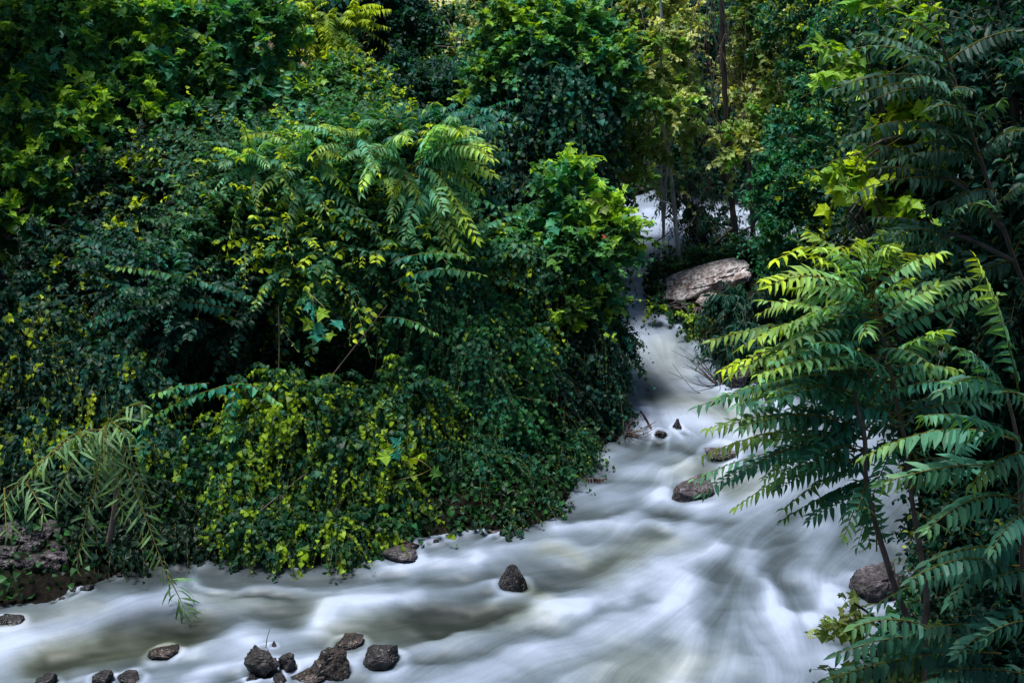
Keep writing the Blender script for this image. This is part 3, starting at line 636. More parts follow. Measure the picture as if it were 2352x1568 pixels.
plant("shrub", "yellow green shrub below the tan clearing", "shrub",
      [(780, 210, 27.4, 100, 70), (860, 250, 27.0, 60, 60), (740, 280, 26.0, 90, 60), (900, 300, 26.5, 60, 50)], 700, {**MAPL, 'young': .65, 'size': .12, 'cols': (TEAL, MID, YEL)}, 117, LB)
plant("shrub", "dark rounded shrub between the tan clearing and the ivy tree", "shrub",
      [(1000, 240, 31, 110, 60), (950, 190, 33, 70, 50), (1080, 210, 32, 70, 60)], 700, {**FAR, 'young': .12, 'cols': (TEAL, DARK, GREEN)}, 118, LB)
# ---- far woods
FW = "trees of the far slope"
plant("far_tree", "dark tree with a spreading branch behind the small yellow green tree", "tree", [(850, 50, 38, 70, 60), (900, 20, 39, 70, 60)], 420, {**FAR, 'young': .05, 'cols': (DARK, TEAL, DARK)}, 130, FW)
plant("far_tree", "tall olive green plant with feathery yellow heads on the far slope", "tree", [(1040, 80, 40, 90, 60), (1000, 150, 38, 80, 50), (1110, 130, 38, 50, 60)], 560, {**FAR, 'young': .9, 'ypow': .8, 'cols': (GREEN, OLIVE, OLIVE * 1.3)}, 131, FW)
plant("far_tree", "grey green tree at the top of the far slope above the feathery yellow heads", "tree", [(1060, -10, 45, 90, 50), (1150, 10, 44, 70, 50), (960, 0, 44, 70, 40)], 420, {**FAR, 'size': .2, 'young': .2, 'cols': (GREEN, OLIVE * .5, OLIVE)}, 132, FW)
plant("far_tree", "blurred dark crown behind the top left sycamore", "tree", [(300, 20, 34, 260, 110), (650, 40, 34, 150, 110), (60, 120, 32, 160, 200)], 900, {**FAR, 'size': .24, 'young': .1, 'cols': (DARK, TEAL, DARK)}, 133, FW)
plant("olive_sycamore", "olive leaved sycamore with a slender white trunk left of the hanging vines", "tree",
      [(1500, 90, 27.6, 90, 110), (1480, 240, 27.0, 80, 90), (1540, 250, 25.6, 60, 60), (1450, 350, 25.8, 55, 70), (1470, 430, 26.0, 50, 35), (1500, 130, 25.8, 60, 50)], 560, OLV, 134, FW, root=at(1520, 600, 26.3)[:2], bark=BARKP, trunk=(.035, .02))
plant("olive_sycamore", "olive leaved sycamore with branches drooping right of the hanging vines", "tree",
      [(1760, 60, 27.2, 70, 80), (1770, 190, 27.0, 75, 60), (1710, 330, 25.6, 60, 30), (1800, 270, 25.8, 55, 45)], 520, OLV, 135, FW, root=at(1790, 600, 26)[:2])
plant("far_tree", "dark green understory tree closing the gap behind the white trunk", "tree",
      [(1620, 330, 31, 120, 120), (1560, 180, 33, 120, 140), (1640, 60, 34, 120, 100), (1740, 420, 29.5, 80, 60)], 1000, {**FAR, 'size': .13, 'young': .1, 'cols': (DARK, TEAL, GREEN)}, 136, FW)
plant("shrub", "dark bush hanging over the far channel behind the white trunk", "shrub", [(1600, 480, 27.2, 60, 50), (1650, 540, 26.6, 55, 45), (1560, 420, 28, 70, 40)], 420, {**DROOP, 'size': .09}, 137, FW)
plant("broadleaf_tree", "dense green tree with small glossy leaf clusters right of the dark trunk", "tree",
      [(1850, 290, 23.5, 85, 90), (1820, 420, 23.2, 85, 80), (1900, 420, 23, 80, 90), (1840, 540, 22.8, 95, 70), (1930, 540, 22.6, 70, 70)], 1500, {**MAPL, 'young': .22}, 138, FW)
plant("broadleaf_tree", "upper right green tree crown above the dense glossy tree", "tree",
      [(1860, 60, 25.5, 90, 100), (1890, 170, 25, 80, 70), (1960, 60, 24, 80, 90)], 700, {**MAPL, 'young': .3}, 139, FW)
plant("drooping_shrub", "dark drooping narrow leaved shrub standing by the channel below the ledge", "shrub",
      [(1705, 705, 22.9, 55, 55), (1672, 770, 22.5, 42, 42), (1730, 770, 22.6, 45, 55), (1695, 830, 22.3, 36, 36)], 300, DROOP, 140, "bushes on the right shore", root=(onwater(1712, 888)[0], onwater(1712, 888)[1] + .25), trunk=(.03, .012))
plant("shore_bush", "yellow flecked low bush spilling under the pale ledge", "shrub", [(1545, 706, 24.0, 34, 12), (1600, 726, 23.8, 40, 9)], 80, {**VINEY, 'size': .08}, 141, "bushes on the right shore")
plant("shore_bush", "green bush filling the shore right of the pale ledge", "shrub", [(1790, 650, 23.8, 50, 45), (1860, 690, 23, 80, 60)], 420, {**MAPL, 'young': .1}, 142, "bushes on the right shore")
plant("shore_bush", "green undergrowth at the foot of the dark trunk", "shrub", [(1640, 585, 25.9, 70, 22), (1740, 580, 25.8, 60, 30)], 240, {**MAPL, 'young': .05, 'size': .08}, 143, "bushes on the right shore")

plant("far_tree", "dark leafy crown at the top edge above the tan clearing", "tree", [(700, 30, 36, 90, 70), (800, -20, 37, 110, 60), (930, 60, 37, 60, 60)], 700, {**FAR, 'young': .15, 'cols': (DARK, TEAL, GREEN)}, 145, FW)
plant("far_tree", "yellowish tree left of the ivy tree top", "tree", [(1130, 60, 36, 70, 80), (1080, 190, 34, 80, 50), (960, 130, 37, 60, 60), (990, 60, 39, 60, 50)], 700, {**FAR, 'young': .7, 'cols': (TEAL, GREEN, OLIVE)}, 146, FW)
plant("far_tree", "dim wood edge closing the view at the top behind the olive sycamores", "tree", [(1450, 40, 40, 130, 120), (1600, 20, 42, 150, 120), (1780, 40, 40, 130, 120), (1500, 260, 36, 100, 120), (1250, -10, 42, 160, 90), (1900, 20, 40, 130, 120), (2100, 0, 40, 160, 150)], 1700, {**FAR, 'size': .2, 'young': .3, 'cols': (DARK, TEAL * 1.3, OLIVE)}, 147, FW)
def cover(name, label, test, n, seed, size, cols):
    rg = np.random.default_rng(seed); P = np.c_[rg.uniform(-14, 9, n * 3), rg.uniform(13, 36, n * 3)]; s = sdist(P); k_ = test(P, s); P = P[k_][:n]; m = len(P)
    z = ground_z(P) + rg.random(m) * .28; a, b = cols; w = rg.random((m, 1))
    V, F_, C = leaves(T_HEART, np.c_[P, z], np.c_[rg.normal(0, .6, (m, 2)), rg.normal(-.35, .3, m)], rg.normal(0, .4, (m, 3)) + [0, -.25, .8], size * rg.uniform(.6, 1.3, m), a * (1 - w) + b * w, rg, .3)
    tag(mesh_np(name, V, F_, LEAF, None, C), label, "ground cover", None, "stuff")
cover("ground_cover", "creeping ivy leaves covering both banks down to the water", lambda P, s: (s > -.05) & (s < 7) & ~((P[:, 0] < -5.1) & (P[:, 1] < 16.9) & (np.arange(len(P)) % 3 > 0)) & ~((P[:, 0] > 2.9) & (P[:, 0] < 5.2) & (P[:, 1] > 23.2) & (P[:, 1] < 25.4)), 60000, 500, .10, (DARK, GREEN))

plant("added_shade_tree", "unseen tree added beyond the top left corner to shade the bank", "tree", [((-700), -330, 24, 420, 260), (-350, -420, 24, 420, 220), (-560, 250, 20, 330, 500)], 1000, {**SYC, 'size': .34, 'L': .8, 'young': .1}, 148, None, per=7, spread=.3, root=(-15, 22), trunk=(.3, .1))  # out of view, added to darken the left of the bank
plant("added_shade_tree", "unseen tree added outside the right edge to shade the corner", "tree", [(2900, -560, 10.5, 620, 300), (3250, 300, 9.5, 420, 700), (3250, 1000, 8.5, 400, 500)], 1500, {**SYC, 'size': .17, 'L': .5, 'young': .1}, 149, None, per=7, spread=.3, root=(8.5, 11.5), trunk=(.25, .1))  # added out of view so its crown blocks sky over the corner
# ---- hand placed trunks and hanging vines
r_ = np.random.default_rng(5)
root = at(1566, 604, 25.9); e = empty("bare_tree", root, "slender pale bare trunk rising from the ledge in the woodland gap", "tree")
V, F = join([tube([at(u, v, 25.9) for u, v in ((1566, 606), (1556, 560), (1549, 480), (1541, 400), (1530, 330), (1524, 280), (1516, 180), (1520, 60), (1512, -60))], .045, .025, 26, 8, .015),
             tube([at(1546, 470, 25.9), at(1520, 462, 25.8), at(1505, 458, 25.7)], .02, .006, 6, 5), tube([at(1556, 540, 25.9), at(1585, 515, 25.7), at(1600, 490, 25.7)], .02, .006, 6, 5)])
mesh_np("trunk", V, F, BARKP, e, smooth=True, loc=root)
root = at(1690, 610, 26.1); e = empty("vine_hung_tree", root, "tall dark trunk draped with leafless hanging vines above the ledge", "tree")
V, F = join([tube([at(u, v, 26.1) for u, v in ((1692, 612), (1688, 540), (1682, 470), (1672, 380), (1668, 260), (1660, 120), (1655, -60))], .07, .045, 26, 9, .03),
             tube([at(1686, 520, 26.1), at(1640, 560, 25.8), at(1600, 590, 25.6)], .035, .01, 8, 5), tube([at(1690, 540, 26.1), at(1730, 520, 26), at(1770, 525, 26)], .03, .01, 8, 5),
             tube([at(1690, 585, 26.1), at(1705, 560, 26), at(1735, 535, 26)], .025, .01, 8, 5)])
mesh_np("trunk", V, F, BARKD, e, smooth=True, loc=root)
vn = []
for i in range(46):
    u0 = 1640 + r_.normal(0, 34); v0 = r_.uniform(-40, 330); v1 = v0 + r_.uniform(140, 330); Y = 25.7 + r_.uniform(-.3, .6); w = r_.normal(0, 22)
    vn.append(tube([at(u0, v0, Y), at(u0 + w + r_.normal(0, 12), (v0 + v1) / 2, Y - .1), at(u0 + w * .3 + r_.normal(0, 16), min(v1, 600), Y)], .008, .004, 10, 4, .02))
V, F = join(vn); o = mesh_np("hanging_vines", V, F, BARK, e, smooth=True, loc=root)
for k_, (pts, ra, lab) in enumerate([([(1733, 600), (1728, 500), (1722, 380), (1725, 250)], .06, "thin dark trunk just right of the vine draped trunk"),
                                     ([(1612, 600), (1604, 560), (1600, 500), (1612, 450), (1630, 420)], .02, "crooked thin bare sapling between the pale and dark trunks"),
                                     ([(1497, 566), (1512, 552), (1530, 540), (1545, 525)], .02, "short leaning bare branch over the far channel")]):
    p = [at(u, v, 26 if k_ < 2 else 25.6) for u, v in pts]; V, F = tube(p, ra, ra * .4, 14, 6, .01)
    tag(mesh_np("bare_sapling", V, F, BARKD, smooth=True, loc=p[0]), lab, "tree")
# driftwood, twigs
p = [onwater(1503, 1000) + [0, 0, -.02], onwater(1490, 985) + [0, 0, .08], onwater(1477, 990) + [0, 0, .28], onwater(1470, 1000) + [0, 0, .42]]
V, F = tube(p, .025, .02, 8, 6, .01); tag(mesh_np("driftwood", V, F, BARKD, smooth=True, loc=p[0]), "dark driftwood stick leaning out of the lip of the upper rapids", "driftwood")
p0 = onwater(610, 1500); p = [p0 + [0, .05, .05], p0 + [.02, .05, .18], p0 + [.07, .05, .33]]
V, F = tube(p, .007, .003, 6, 5); tag(mesh_np("twig", V, F, BARKD, smooth=True, loc=p[0]), "thin upright twig stuck behind the square knobbly rock", "twig")
p0 = onwater(1655, 892); parts = []
for i in range(22):
    q = p0 + np.array([r_.uniform(-.9, .1), r_.uniform(-.2, .5), r_.uniform(.05, .8)]); parts.append(tube([p0, (p0 + q) / 2 + r_.normal(0, .08, 3), q], .009, .003, 8, 4))
V, F = join(parts); tag(mesh_np("bare_bush", V, F, BARKD, smooth=True, loc=p0), "leafless twiggy bush at the water edge below the drooping shrub", "bush")
p0 = onwater(1440, 1000); parts = []
for i in range(26):
    q = p0 + np.array([r_.uniform(-.1, .5), r_.uniform(-.3, .2), r_.uniform(.0, .4)]); parts.append(tube([p0, (p0 + q) / 2 + r_.normal(0, .05, 3), q], .008, .003, 6, 4))
V, F = join(parts); tag(mesh_np("bare_bush", V, F, BARK, smooth=True, loc=p0), "small tuft of dead brown twigs under the dark vine column", "bush")

# ------------------------------------------------------------------ single fronds
def frond(P0, P1, parent, loc, rng, arch=.18, pairs=13, size=.12, name="frond", T=T_LEAFLET, cols=(TEAL * 1.3, TEAL * 1.9), tipc=YEL, young=.4, ldroop=.5, lat=1., fwd=.25, r=.006, label=None, sdir=None, jit=.08, njit=.10, ypow=2.5):
    Lf = np.linalg.norm(P1 - P0); C = (P0 + P1) / 2 + np.array([0, 0, arch * Lf])
    def bz(t): t = t[:, None]; return P0 * (1 - t) ** 2 + 2 * C * t * (1 - t) + P1 * t ** 2
    t = np.linspace(.12, .97, pairs); t = np.concatenate([np.stack([t, np.clip(t + .3 / pairs, 0, 1)], 1).ravel(), [1.]])
    P = bz(t); tg = nrm(2 * (1 - t)[:, None] * (C - P0) + 2 * t[:, None] * (P1 - C)); n = len(t)
    side = nrm(np.cross(tg, np.array([0, 0, 1.]) + 0 * tg)) if sdir is None else nrm(np.array(sdir) + 0 * tg)
    roll = rng.normal(0, .5); side = nrm(side * math.cos(roll) + np.cross(side, tg) * math.sin(roll))
    up = np.cross(side, tg); up *= np.sign(up[:, 2:] + 1e-6)
    sg = np.where(np.arange(n) % 2 == 0, 1., -1.)[:, None]; sg[-1] = 0
    ax = side * sg * lat + tg * (fwd + .3 * t[:, None] ** 3) + np.array([0, 0, -ldroop]) + rng.normal(0, jit, P.shape); ax[-1] = tg[-1]
    nr = up + side * sg * .35 + rng.normal(0, njit, P.shape)
    sz = size * (.62 + .5 * np.sin(np.pi * np.clip(t * .86 + .1, 0, 1))) * rng.uniform(.8, 1.15, n)
    w = rng.random((n, 1)) * .5 + rng.random() * .5; y = np.clip(young * t[:, None] ** ypow * rng.uniform(.7, 1.3, (n, 1)), 0, 1)
    col = (cols[0] * (1 - w) + cols[1] * w) * (1 - y) + tipc * y
    col = col * rng.uniform(.6, 1.55); kp = rng.random(n) > .05; kp[-1] = True
    V, F_, Cc = leaves(T, P[kp], ax[kp], nr[kp], sz[kp], col[kp], rng, .16)
    L = bz(np.linspace(0, 1, 12)); Vt, Ft = tube(L, r, r * .35, 12, 5)
    Ft = np.concatenate([Ft[:, [0, 1, 2]], Ft[:, [0, 2, 3]]]) + len(V)
    o = mesh_np(name, np.concatenate([V, Vt]), np.concatenate([F_, Ft]), LEAF, parent, np.concatenate([Cc, np.tile([.16, .13, .03], (len(Vt), 1))]), loc=loc)
    if label: o["label"] = label
    return o

# ---- right foreground: saplings with long feathery fronds
rng = np.random.default_rng(77)
def stemline(pts, Y): return [at(u, v, Y if np.isscalar(Y) else Y[i]) for i, (u, v) in enumerate(pts)]
Yr = 8.6
base_pt = at(2125, 1568, Yr); root = np.array([base_pt[0] + .25, base_pt[1] + .1, 0]); root[2] = float(ground_z(root[:2])[0]) - .1
SAP = empty("tree_of_heaven", root, "foreground sapling with two bare brown stems and a wide fan of feathery fronds", "tree")
sA = [root] + stemline([(2125, 1568), (2105, 1460), (2060, 1360), (2015, 1215), (1990, 1110), (1985, 1000), (1960, 900)], Yr)
sB = stemline([(2110, 1470), (2128, 1400), (2118, 1290), (2095, 1150), (2080, 1020), (2050, 880), (2020, 740), (1995, 650)], [Yr, Yr + .05, Yr + .1, Yr + .2, Yr + .25, Yr + .3, Yr + .3, Yr + .3])
for nm, pts, a_, b_ in (("stem", sA, .029, .013), ("stem", sB, .024, .009)):
    V, F = tube(pts, a_, b_, 40, 9, .006); mesh_np(nm, V, F, STEM, SAP, smooth=True, loc=root)
p = stemline([(2112, 1490), (2050, 1450), (2000, 1410), (1962, 1385)], Yr - .1); V, F = tube(p, .013, .009, 10, 6); o = mesh_np("branch", V, F, BARKD, SAP, smooth=True, loc=root); o["label"] = "short dark broken side branch"
nod = []
LA, LBs = smooth_line(sA, 60), smooth_line(sB, 60)
PX = ppm(2000, 900, Yr)
# explicit tips traced from the place: (base node on photo, tip, young)
FR = [((1995, 650), (1780, 600), .8), ((2000, 690), (1765, 655), .7), ((2005, 700), (1745, 720), .5), ((2000, 670), (1850, 585), .9), ((1998, 660), (1930, 570), .8), ((1995, 655), (1990, 560), .6), ((2000, 660), (2120, 590), .6),
      ((2010, 720), (1755, 765), .3), ((2010, 740), (1700, 800), .35), ((2020, 770), (1660, 850), 1.0), ((2015, 780), (1780, 830), .2), ((2025, 820), (1740, 860), .2), ((2030, 850), (1655, 910), .25), ((2035, 870), (1700, 905), .2),
      ((1975, 960), (1690, 935), .15), ((1980, 990), (1625, 985), .2), ((1985, 1000), (1700, 985), .15), ((1985, 1010), (1610, 1050), .3), ((1985, 1040), (1720, 1020), .2), ((1985, 1030), (1690, 1165), .15), ((1988, 1060), (1790, 1120), .15),
      ((1990, 1080), (1800, 1170), .15), ((2000, 1100), (1870, 1180), .1), ((2030, 850), (2170, 760), .2), ((2040, 880), (2200, 850), .15), ((2060, 950), (2230, 930), .1), ((2015, 740), (2150, 660), .3), ((2005, 700), (2090, 640), .5),
      ((2050, 880), (1900, 960), .1), ((2070, 980), (1880, 1030), .1), ((2075, 1010), (1930, 1090), .1), ((2060, 950), (1850, 930), .1), ((2040, 880), (1880, 850), .15), ((2020, 780), (1860, 750), .2), ((2010, 720), (1880, 690), .4),
      ((2090, 1120), (2250, 1080), .1), ((1990, 1110), (1940, 1230), .1), ((2020, 1240), (1990, 1165), .3), ((2080, 1050), (2230, 990), .1),
      ((1975, 960), (1820, 890), .1), ((1965, 920), (1780, 900), .1), ((1985, 1000), (1830, 1050), .1), ((1980, 980), (1760, 1090), .1), ((2020, 800), (2100, 830), .2), ((2000, 700), (1930, 640), .6), ((2010, 740), (1960, 800), .2)]
FR = FR + [((a[0] + rng.normal(0, 20), a[1] + rng.normal(10, 30)), (b[0] + rng.normal(40, 60), b[1] + rng.normal(20, 40)), yg * .4) for a, b, yg in FR[::2]] + [((a[0] + rng.normal(0, 14), a[1] + rng.normal(0, 22)), (b[0] + rng.normal(24, 45), b[1] + rng.normal(6, 36)), yg * .6) for a, b, yg in FR]
for i, (a, b, yg) in enumerate(FR):
    yg = min(1.1, yg + (.35 if b[1] < 770 else .12 * (rng.random() < .4) * 3)); dy = rng.uniform(-.8, .45); ln = np.linalg.norm(np.array(a) - np.array(b)) * PX
    P0 = at(*a, Yr + .1); P1 = at(*b, Yr + dy + (.2 if i > 22 else 0))
    frond(P0, P1, SAP, root, rng, arch=rng.uniform(.08, .26), pairs=int(np.clip(ln / .042, 7, 22)), size=rng.uniform(.095, .13), young=yg, ypow=1.3 if yg > .5 else 2.6, cols=(TEALB * 1.4, TEALB * 2.4 + np.array([.02, .03, 0]) * (b[1] < 770)), ldroop=rng.uniform(.1, .8), fwd=.42, jit=.18, njit=.24)
# lower right shrub-like sapling
base_pt = at(2380, 1568, 8.0); root2 = np.array([base_pt[0] + .2, base_pt[1] + .2, 0]); root2[2] = float(ground_z(root2[:2])[0]) - .1
SB = empty("tree_of_heaven", root2, "dark sapling at the lower right edge with large arching fronds", "tree")
st = [root2] + stemline([(2370, 1568), (2350, 1350), (2345, 1150), (2335, 1000), (2310, 900)], 8.0); V, F = tube(st, .024, .010, 30, 8, .004); mesh_np("stem", V, F, STEM, SB, smooth=True, loc=root2)
FR2 = [((2330, 1010), (1985, 1050), 15, .35), ((2340, 1075), (2025, 1110), 14, .25), ((2352, 1040), (2235, 1110), 8, .5), ((2335, 1010), (2120, 955), 14, .1), ((2345, 1150), (2130, 1215), 12, .2), ((2350, 1300), (2000, 1395), 15, .05),
       ((2360, 1330), (2090, 1330), 13, .05), ((2352, 1270), (2130, 1290), 12, .05), ((2420, 1330), (2280, 1330), 8, .05), ((2420, 1450), (2262, 1462), 8, .05), ((2350, 1230), (2180, 1380), 11, .05), ((2300, 1500), (1900, 1560), 16, .1),
       ((2250, 1470), (1925, 1500), 13, .1), ((2300, 1440), (2090, 1450), 11, .1), ((2340, 900), (2240, 590), 13, .9), ((2340, 1000), (2352, 1180), 8, .1), ((2310, 900), (2160, 900), 10, .1), ((2310, 900), (2200, 800), 10, .1), ((2400, 1560), (2160, 1540), 12, .05),
       ((2280, 1550), (2060, 1600), 12, .1), ((2360, 1400), (2200, 1500), 10, .05), ((2420, 980), (2300, 900), 8, .05), ((2360, 1180), (2280, 1260), 8, .1), ((2180, 1470), (1960, 1440), 10, .2)]
for a, b, n_, yg in FR2:
    Yq = 7.6 + rng.uniform(-.3, .5)
    frond(at(*a, 8.0), at(*b, Yq), SB, root2, rng, arch=rng.uniform(.10, .28), pairs=int(n_ * 1.3), size=rng.uniform(.115, .15), young=yg, fwd=.4, jit=.12, njit=.14, cols=(TEALB * 1.0, TEALB * 1.6), ldroop=rng.uniform(.6, 1.1))
# upper right tree with fronds tinted grey for sky gloss
base_pt = at(2450, 900, 9.4); root3 = np.array([base_pt[0] + .4, base_pt[1] + .2, 0]); root3[2] = float(ground_z(root3[:2])[0]) - .1
SC = empty("tree_of_heaven", root3, "tree in the upper right corner with fronds tinted blue grey for sky gloss drooping leftwards", "tree")
st = [root3] + stemline([(2460, 1000), (2330, 600), (2240, 330), (2190, 180), (2150, 60)], 9.4); V, F = tube(st, .022, .008, 30, 8, .004); mesh_np("trunk", V, F, BARKD, SC, smooth=True, loc=root3)
p = stemline([(2300, 520), (2200, 420), (2120, 390)], 9.3); V, F = tube(p, .02, .01, 10, 6); mesh_np("branch", V, F, BARKD, SC, smooth=True, loc=root3)
p = stemline([(2330, 600), (2200, 540), (2140, 560)], 9.3); V, F = tube(p, .02, .01, 10, 6); mesh_np("branch", V, F, BARKD, SC, smooth=True, loc=root3)
FR3 = [((2190, 190), (2000, 80), 12), ((2190, 180), (1905, 130), 13), ((2200, 200), (1915, 205), 13), ((2200, 230), (1990, 240), 10), ((2160, 100), (2070, 45), 9), ((2180, 140), (2330, 70), 9), ((2240, 330), (1960, 310), 14), ((2240, 330), (1965, 375), 14),
       ((2200, 420), (1975, 440), 12), ((2200, 420), (2020, 385), 10), ((2250, 360), (2100, 300), 9), ((2140, 560), (2020, 540), 8), ((2200, 540), (2005, 500), 10), ((2160, 560), (2040, 600), 7), ((2280, 450), (2130, 480), 9), ((2230, 300), (2300, 230), 8),
       ((2240, 330), (2150, 230), 8), ((2300, 520), (2200, 480), 7), ((2250, 350), (2352, 300), 8), ((2330, 600), (2230, 640), 8), ((2210, 260), (2090, 180), 9), ((2330, 580), (2400, 480), 8), ((2190, 180), (2080, 130), 8), ((2280, 480), (2352, 420), 7)]
FR3 = FR3 + [((a[0] + rng.normal(0, 18), a[1] + rng.normal(0, 22)), (b[0] + rng.normal(50, 60), b[1] + rng.normal(20, 50)), n_) for a, b, n_ in FR3[::2]]
for a, b, n_ in FR3:
    frond(at(*a, 9.35), at(*b, 9.0 + rng.uniform(-.3, .4)), SC, root3, rng, arch=rng.uniform(.1, .25), pairs=int(n_ * 1.3), size=rng.uniform(.10, .13), young=.05, fwd=.4, jit=.16, njit=.2, cols=(TEALB * .6, TEALB * .9 + .02), ldroop=rng.uniform(.5, .9))  # grey added to the tint paints a sheen of sky

# dark thickets behind the saplings
RT = "dark growth behind the right hand saplings"
plant("sycamore_branch_tree", "sycamore with a few bright yellow green leaves poking out behind the blue grey fronds", "tree",
      [(1985, 120, 11.2, 45, 50), (1975, 370, 11.0, 40, 40), (1960, 480, 11.0, 42, 32), (2080, 30, 11.5, 120, 50), (2050, 560, 11.2, 50, 40), (2080, 330, 11.6, 70, 150)], 130, {**SYC, 'size': .12, 'L': .4, 'k': 7, 'young': 1.2, 'ypow': .5, 'cols': (MID, FRESH, YEL)}, 150, RT, root=(5.0, 12.2))
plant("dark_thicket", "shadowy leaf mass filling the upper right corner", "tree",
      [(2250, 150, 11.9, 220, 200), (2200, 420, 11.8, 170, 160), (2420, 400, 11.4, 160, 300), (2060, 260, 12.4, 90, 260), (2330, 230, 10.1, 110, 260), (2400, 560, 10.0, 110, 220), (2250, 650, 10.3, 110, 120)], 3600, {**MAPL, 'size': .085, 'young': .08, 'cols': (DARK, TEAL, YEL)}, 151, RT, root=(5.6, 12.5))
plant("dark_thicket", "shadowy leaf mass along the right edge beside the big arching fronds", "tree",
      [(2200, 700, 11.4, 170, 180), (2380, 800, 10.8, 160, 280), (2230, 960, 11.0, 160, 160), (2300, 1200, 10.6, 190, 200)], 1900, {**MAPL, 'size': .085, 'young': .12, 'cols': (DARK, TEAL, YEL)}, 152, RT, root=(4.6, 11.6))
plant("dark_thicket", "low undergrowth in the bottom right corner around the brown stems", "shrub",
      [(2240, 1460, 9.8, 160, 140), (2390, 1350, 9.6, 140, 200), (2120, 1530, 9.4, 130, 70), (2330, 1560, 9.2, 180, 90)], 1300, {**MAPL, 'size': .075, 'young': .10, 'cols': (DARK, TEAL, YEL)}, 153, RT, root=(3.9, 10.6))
plant("lobed_leaf_shrub", "yellow green lobed leaf shrub at the foot of the two brown stems", "shrub",
      [(2040, 1470, 9.0, 90, 45), (2000, 1530, 8.9, 90, 35)], 45, {**SYC, 'size': .10, 'L': .35, 'k': 7, 'young': .7, 'ypow': .5, 'cols': (MID, OLIVE, YEL)}, 154, RT, root=(3.2, 9.8))

# ---- willow sprays over the lower left water
rng = np.random.default_rng(99)
root = np.array([onwater(230, 1330)[0], onwater(230, 1330)[1] + .4, 0]); root[2] = float(ground_z(root[:2])[0])
WI = empty("willow", root, "pale green willow with long narrow leaves arching down over the lower left water", "willow")
crown = at(235, 985, 15.8)
V, F = tube([root, (root + crown) / 2 + [.1, .2, 0], crown], .05, .015, 14, 7, .01); mesh_np("stem", V, F, BARK, WI, smooth=True, loc=root)
WC = (np.array([.06, .15, .07]), np.array([.13, .22, .10]))
for a, b, ar, n_ in [((250, 985), (178, 1290), .10, 17), ((250, 985), (385, 1330), .12, 20), ((385, 1320), (425, 1400), .05, 9), ((240, 985), (60, 1110), .25, 12), ((240, 985), (10, 1150), .25, 14), ((230, 985), (130, 1150), .3, 14), ((250, 985), (280, 1170), .3, 14), ((240, 980), (290, 1000), .3, 8),
                     ((260, 985), (350, 1180), .3, 14), ((245, 980), (220, 1130), .35, 14), ((10, 1120), (15, 1220), .1, 6), ((250, 985), (330, 930), .2, 8), ((240, 990), (100, 1060), .3, 11), ((245, 980), (240, 1060), .4, 10), ((60, 1110), (100, 1180), .2, 7)]:
    frond(at(*a, 15.7), at(*b, 15.0 + rng.uniform(-.3, .3)), WI, root, rng, arch=ar, pairs=n_, size=.27, name="branch", T=T_STRIP, cols=WC, tipc=np.array([.16, .24, .08]), young=.4, ldroop=.25, lat=.8, fwd=.35, r=.011, jit=.28, njit=.3)
# ---- drooping leafy arcs, dead fronds and big lobed leaves on the left bank
ARCS = empty("climbing_rose", at(560, 900, 18.3), "arching shoots of paired bluish leaves hanging over the yellow green vine wall", "climber")
aroot = at(560, 900, 18.3)
ag = aroot + [.1, .5, 0]; ag[2] = float(ground_z(ag[:2])[0]) - .1
for hx, hy, hY in ((550, 885, 18.1), (640, 700, 19.4), (890, 700, 19.4)):
    V, F = tube([ag, (ag + at(hx, hy, hY)) / 2 + [.1, .1, .1], at(hx, hy, hY)], .02, .008, 14, 6); mesh_np("stem", V, F, BARK, ARCS, smooth=True, loc=aroot)
for a, b, ar, n_ in [((560, 880), (310, 985), .16, 20), ((330, 950), (325, 1120), .05, 15), ((540, 880), (640, 925), .2, 9), ((545, 890), (515, 1000), .15, 10), ((480, 880), (355, 905), .1, 10), ((620, 700), (255, 612), .10, 26), ((560, 720), (310, 690), .12, 18), ((860, 730), (1000, 765), .2, 11), ((900, 650), (1110, 632), .2, 16), ((560, 980), (515, 1010), .05, 8), ((900, 600), (1080, 590), .15, 14)]:
    frond(at(*a, 18.1 if a[1] > 780 else 19.4), at(*b, 17.7 if a[1] > 780 else 19.0), ARCS, aroot, rng, arch=ar, pairs=n_, size=.13, name="shoot", T=T_OVAL, cols=(TEAL * 1.8, TEAL * 2.4), tipc=FRESH, young=.6, ldroop=.8, jit=.35, njit=.4)
FANROOT = np.array([at(960, 420, 21.2)[0], 21.9, 0.]); FANROOT[2] = float(ground_z(FANROOT[:2])[0]) - .1
FAN = empty("tree_of_heaven", FANROOT, "bright crown of feathery fronds fanning right over the bank, brownish seed heads on top", "tree")
for hx, hy in ((960, 400), (880, 370), (1010, 360), (700, 400), (580, 380), (810, 330)):
    top = at(hx, hy, 21.0); V, F = tube([FANROOT, (FANROOT + top) / 2 + [.1, .1, 0], top], .035, .012, 14, 6); mesh_np("stem", V, F, BARK, FAN, smooth=True, loc=FANROOT)
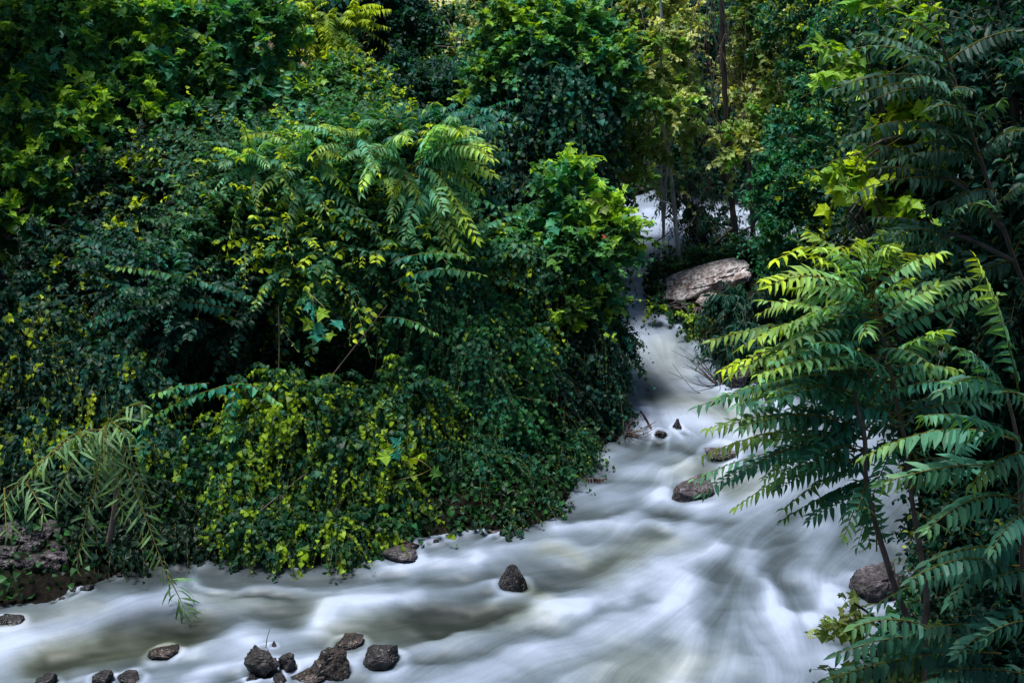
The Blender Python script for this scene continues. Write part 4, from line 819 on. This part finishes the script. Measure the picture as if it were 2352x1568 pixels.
FANS = [((960, 400), (1130, 335)), ((960, 400), (1135, 402)), ((960, 395), (1125, 365)), ((960, 410), (1105, 440)), ((955, 415), (1100, 505)), ((960, 420), (1095, 550)), ((960, 410), (1030, 455)), ((950, 400), (900, 440)), ((960, 395), (1080, 300)), ((955, 395), (1010, 290)),
             ((940, 400), (860, 340)), ((880, 370), (800, 300)), ((880, 370), (940, 300)), ((880, 375), (960, 440)), ((880, 375), (830, 430)), ((1010, 360), (1100, 320)), ((1010, 360), (1060, 290)), ((1010, 365), (1120, 345)), ((940, 410), (900, 500)), ((960, 420), (980, 520)), ((960, 415), (1080, 470)), ((960, 415), (1060, 520)),
             ((700, 400), (640, 340)), ((700, 400), (780, 360)), ((700, 405), (710, 300)), ((700, 405), (600, 440)), ((700, 405), (740, 520)), ((700, 400), (800, 440)), ((580, 380), (500, 340)), ((580, 380), (590, 480)), ((580, 380), (650, 320)), ((580, 385), (490, 440)), ((580, 380), (560, 290)), ((580, 385), (680, 460)),
             ((810, 330), (740, 290)), ((810, 330), (870, 280)), ((810, 335), (720, 380)), ((810, 335), (870, 400)), ((810, 335), (800, 270)), ((700, 410), (660, 530)), ((700, 410), (820, 540)), ((580, 390), (540, 540))]
FANS += [((a[0] + rng.normal(0, 15), a[1] + rng.normal(0, 15)), (b[0] + rng.normal(0, 32), b[1] + rng.normal(8, 30))) for a, b in FANS]
for a, b in FANS:
    frond(at(*a, 20.6), at(*b, 19.9 + rng.uniform(-.5, .4)), FAN, FANROOT, rng, arch=rng.uniform(.15, .4), pairs=15, size=rng.uniform(.16, .22) if a[0] > 850 else rng.uniform(.12, .16), cols=(TEALB * 2.2, TEALB * 3.0), tipc=YEL * 1.1, young=rng.uniform(.2, 1.2), ypow=1.6, ldroop=rng.uniform(.3, .8), fwd=.35, jit=.14, njit=.2, r=.009)
def lobed_cluster(label, spots, size, cols, Y, name="sycamore_sprig", seed=1, cat="sprig"):
    rg = np.random.default_rng(seed); P = np.array([at(u, v, Y + rg.uniform(-.1, .1)) for u, v in spots]); n = len(P)
    ax = rg.normal(0, .5, (n, 3)) + [0, -.3, -.45]; nr = rg.normal(0, .3, (n, 3)) + [0, -.7, .7]
    col = np.array([cols[i % len(cols)] for i in range(n)]); V, F_, C = leaves(T_LOBE, P, ax, nr, size * rg.uniform(.75, 1.15, n), col, rg, .1)
    tp = tube(list(P[np.argsort(-P[:, 2])][::max(1, n // 4)]) if n > 3 else [P[0], P[-1]], .006, .003, 10, 4)
    e = empty(name, P[0], label, cat); mesh_np("leaves", V, F_, LEAF, e, C, loc=P[0]); mesh_np("stalk", tp[0], tp[1], TWIG, e, loc=P[0])
lobed_cluster("cluster of large jagged leaves hanging beside the dark hollow", [(708, 672), (690, 700), (715, 700), (745, 708), (715, 720), (742, 745), (752, 765), (730, 770), (770, 750), (715, 735)], .22, (FRESH * .8, TEAL * 2.2, TEAL * 2.4), 18.4, seed=4)
lobed_cluster("large pale lobed leaf on the yellow green vine wall with smaller ones below", [(895, 1022), (918, 1022), (885, 1035), (905, 1035)], .22, (FRESH, TEAL * 3), 17.6, seed=5)
lobed_cluster("string of lobed leaves hanging low at the right of the vine wall", [(905, 1160), (920, 1100), (890, 1110), (925, 1168), (880, 1140), (895, 1075), (915, 1125), (990, 1080), (950, 1050)], .16, (FRESH, MID, YEL * .8), 17.6, seed=6)
lobed_cluster("pale lobed shoot standing above the sycamore sapling leaves", [(1370, 440), (1380, 455), (1365, 470), (1385, 475), (1372, 490), (1360, 455)], .2, (FRESH * 1.3, np.array([.22, .28, .09])), 21.5, seed=7)
lobed_cluster("two small withered orange red leaves among the sycamore sapling foliage", [(1388, 540), (1398, 548), (1392, 560)], .10, (np.array([.30, .06, .03]), np.array([.42, .16, .09])), 21.3, seed=8)
e = empty("dead_sprig", at(1300, 1120, 19.2), "rust red dead leaf sprays hanging over the rapids at the low vine mound", "sprig")
for a, b in [((1290, 1130), (1395, 1120)), ((1290, 1135), (1380, 1150)), ((1310, 1110), (1385, 1100))]:
    frond(at(*a, 19.2), at(*b, 19.0), e, at(1300, 1120, 19.2), rng, arch=.15, pairs=11, size=.10, name="frond", cols=(np.array([.05, .012, .01]), np.array([.10, .03, .025])), tipc=np.array([.10, .03, .02]), ldroop=1.6, lat=.3, r=.004)
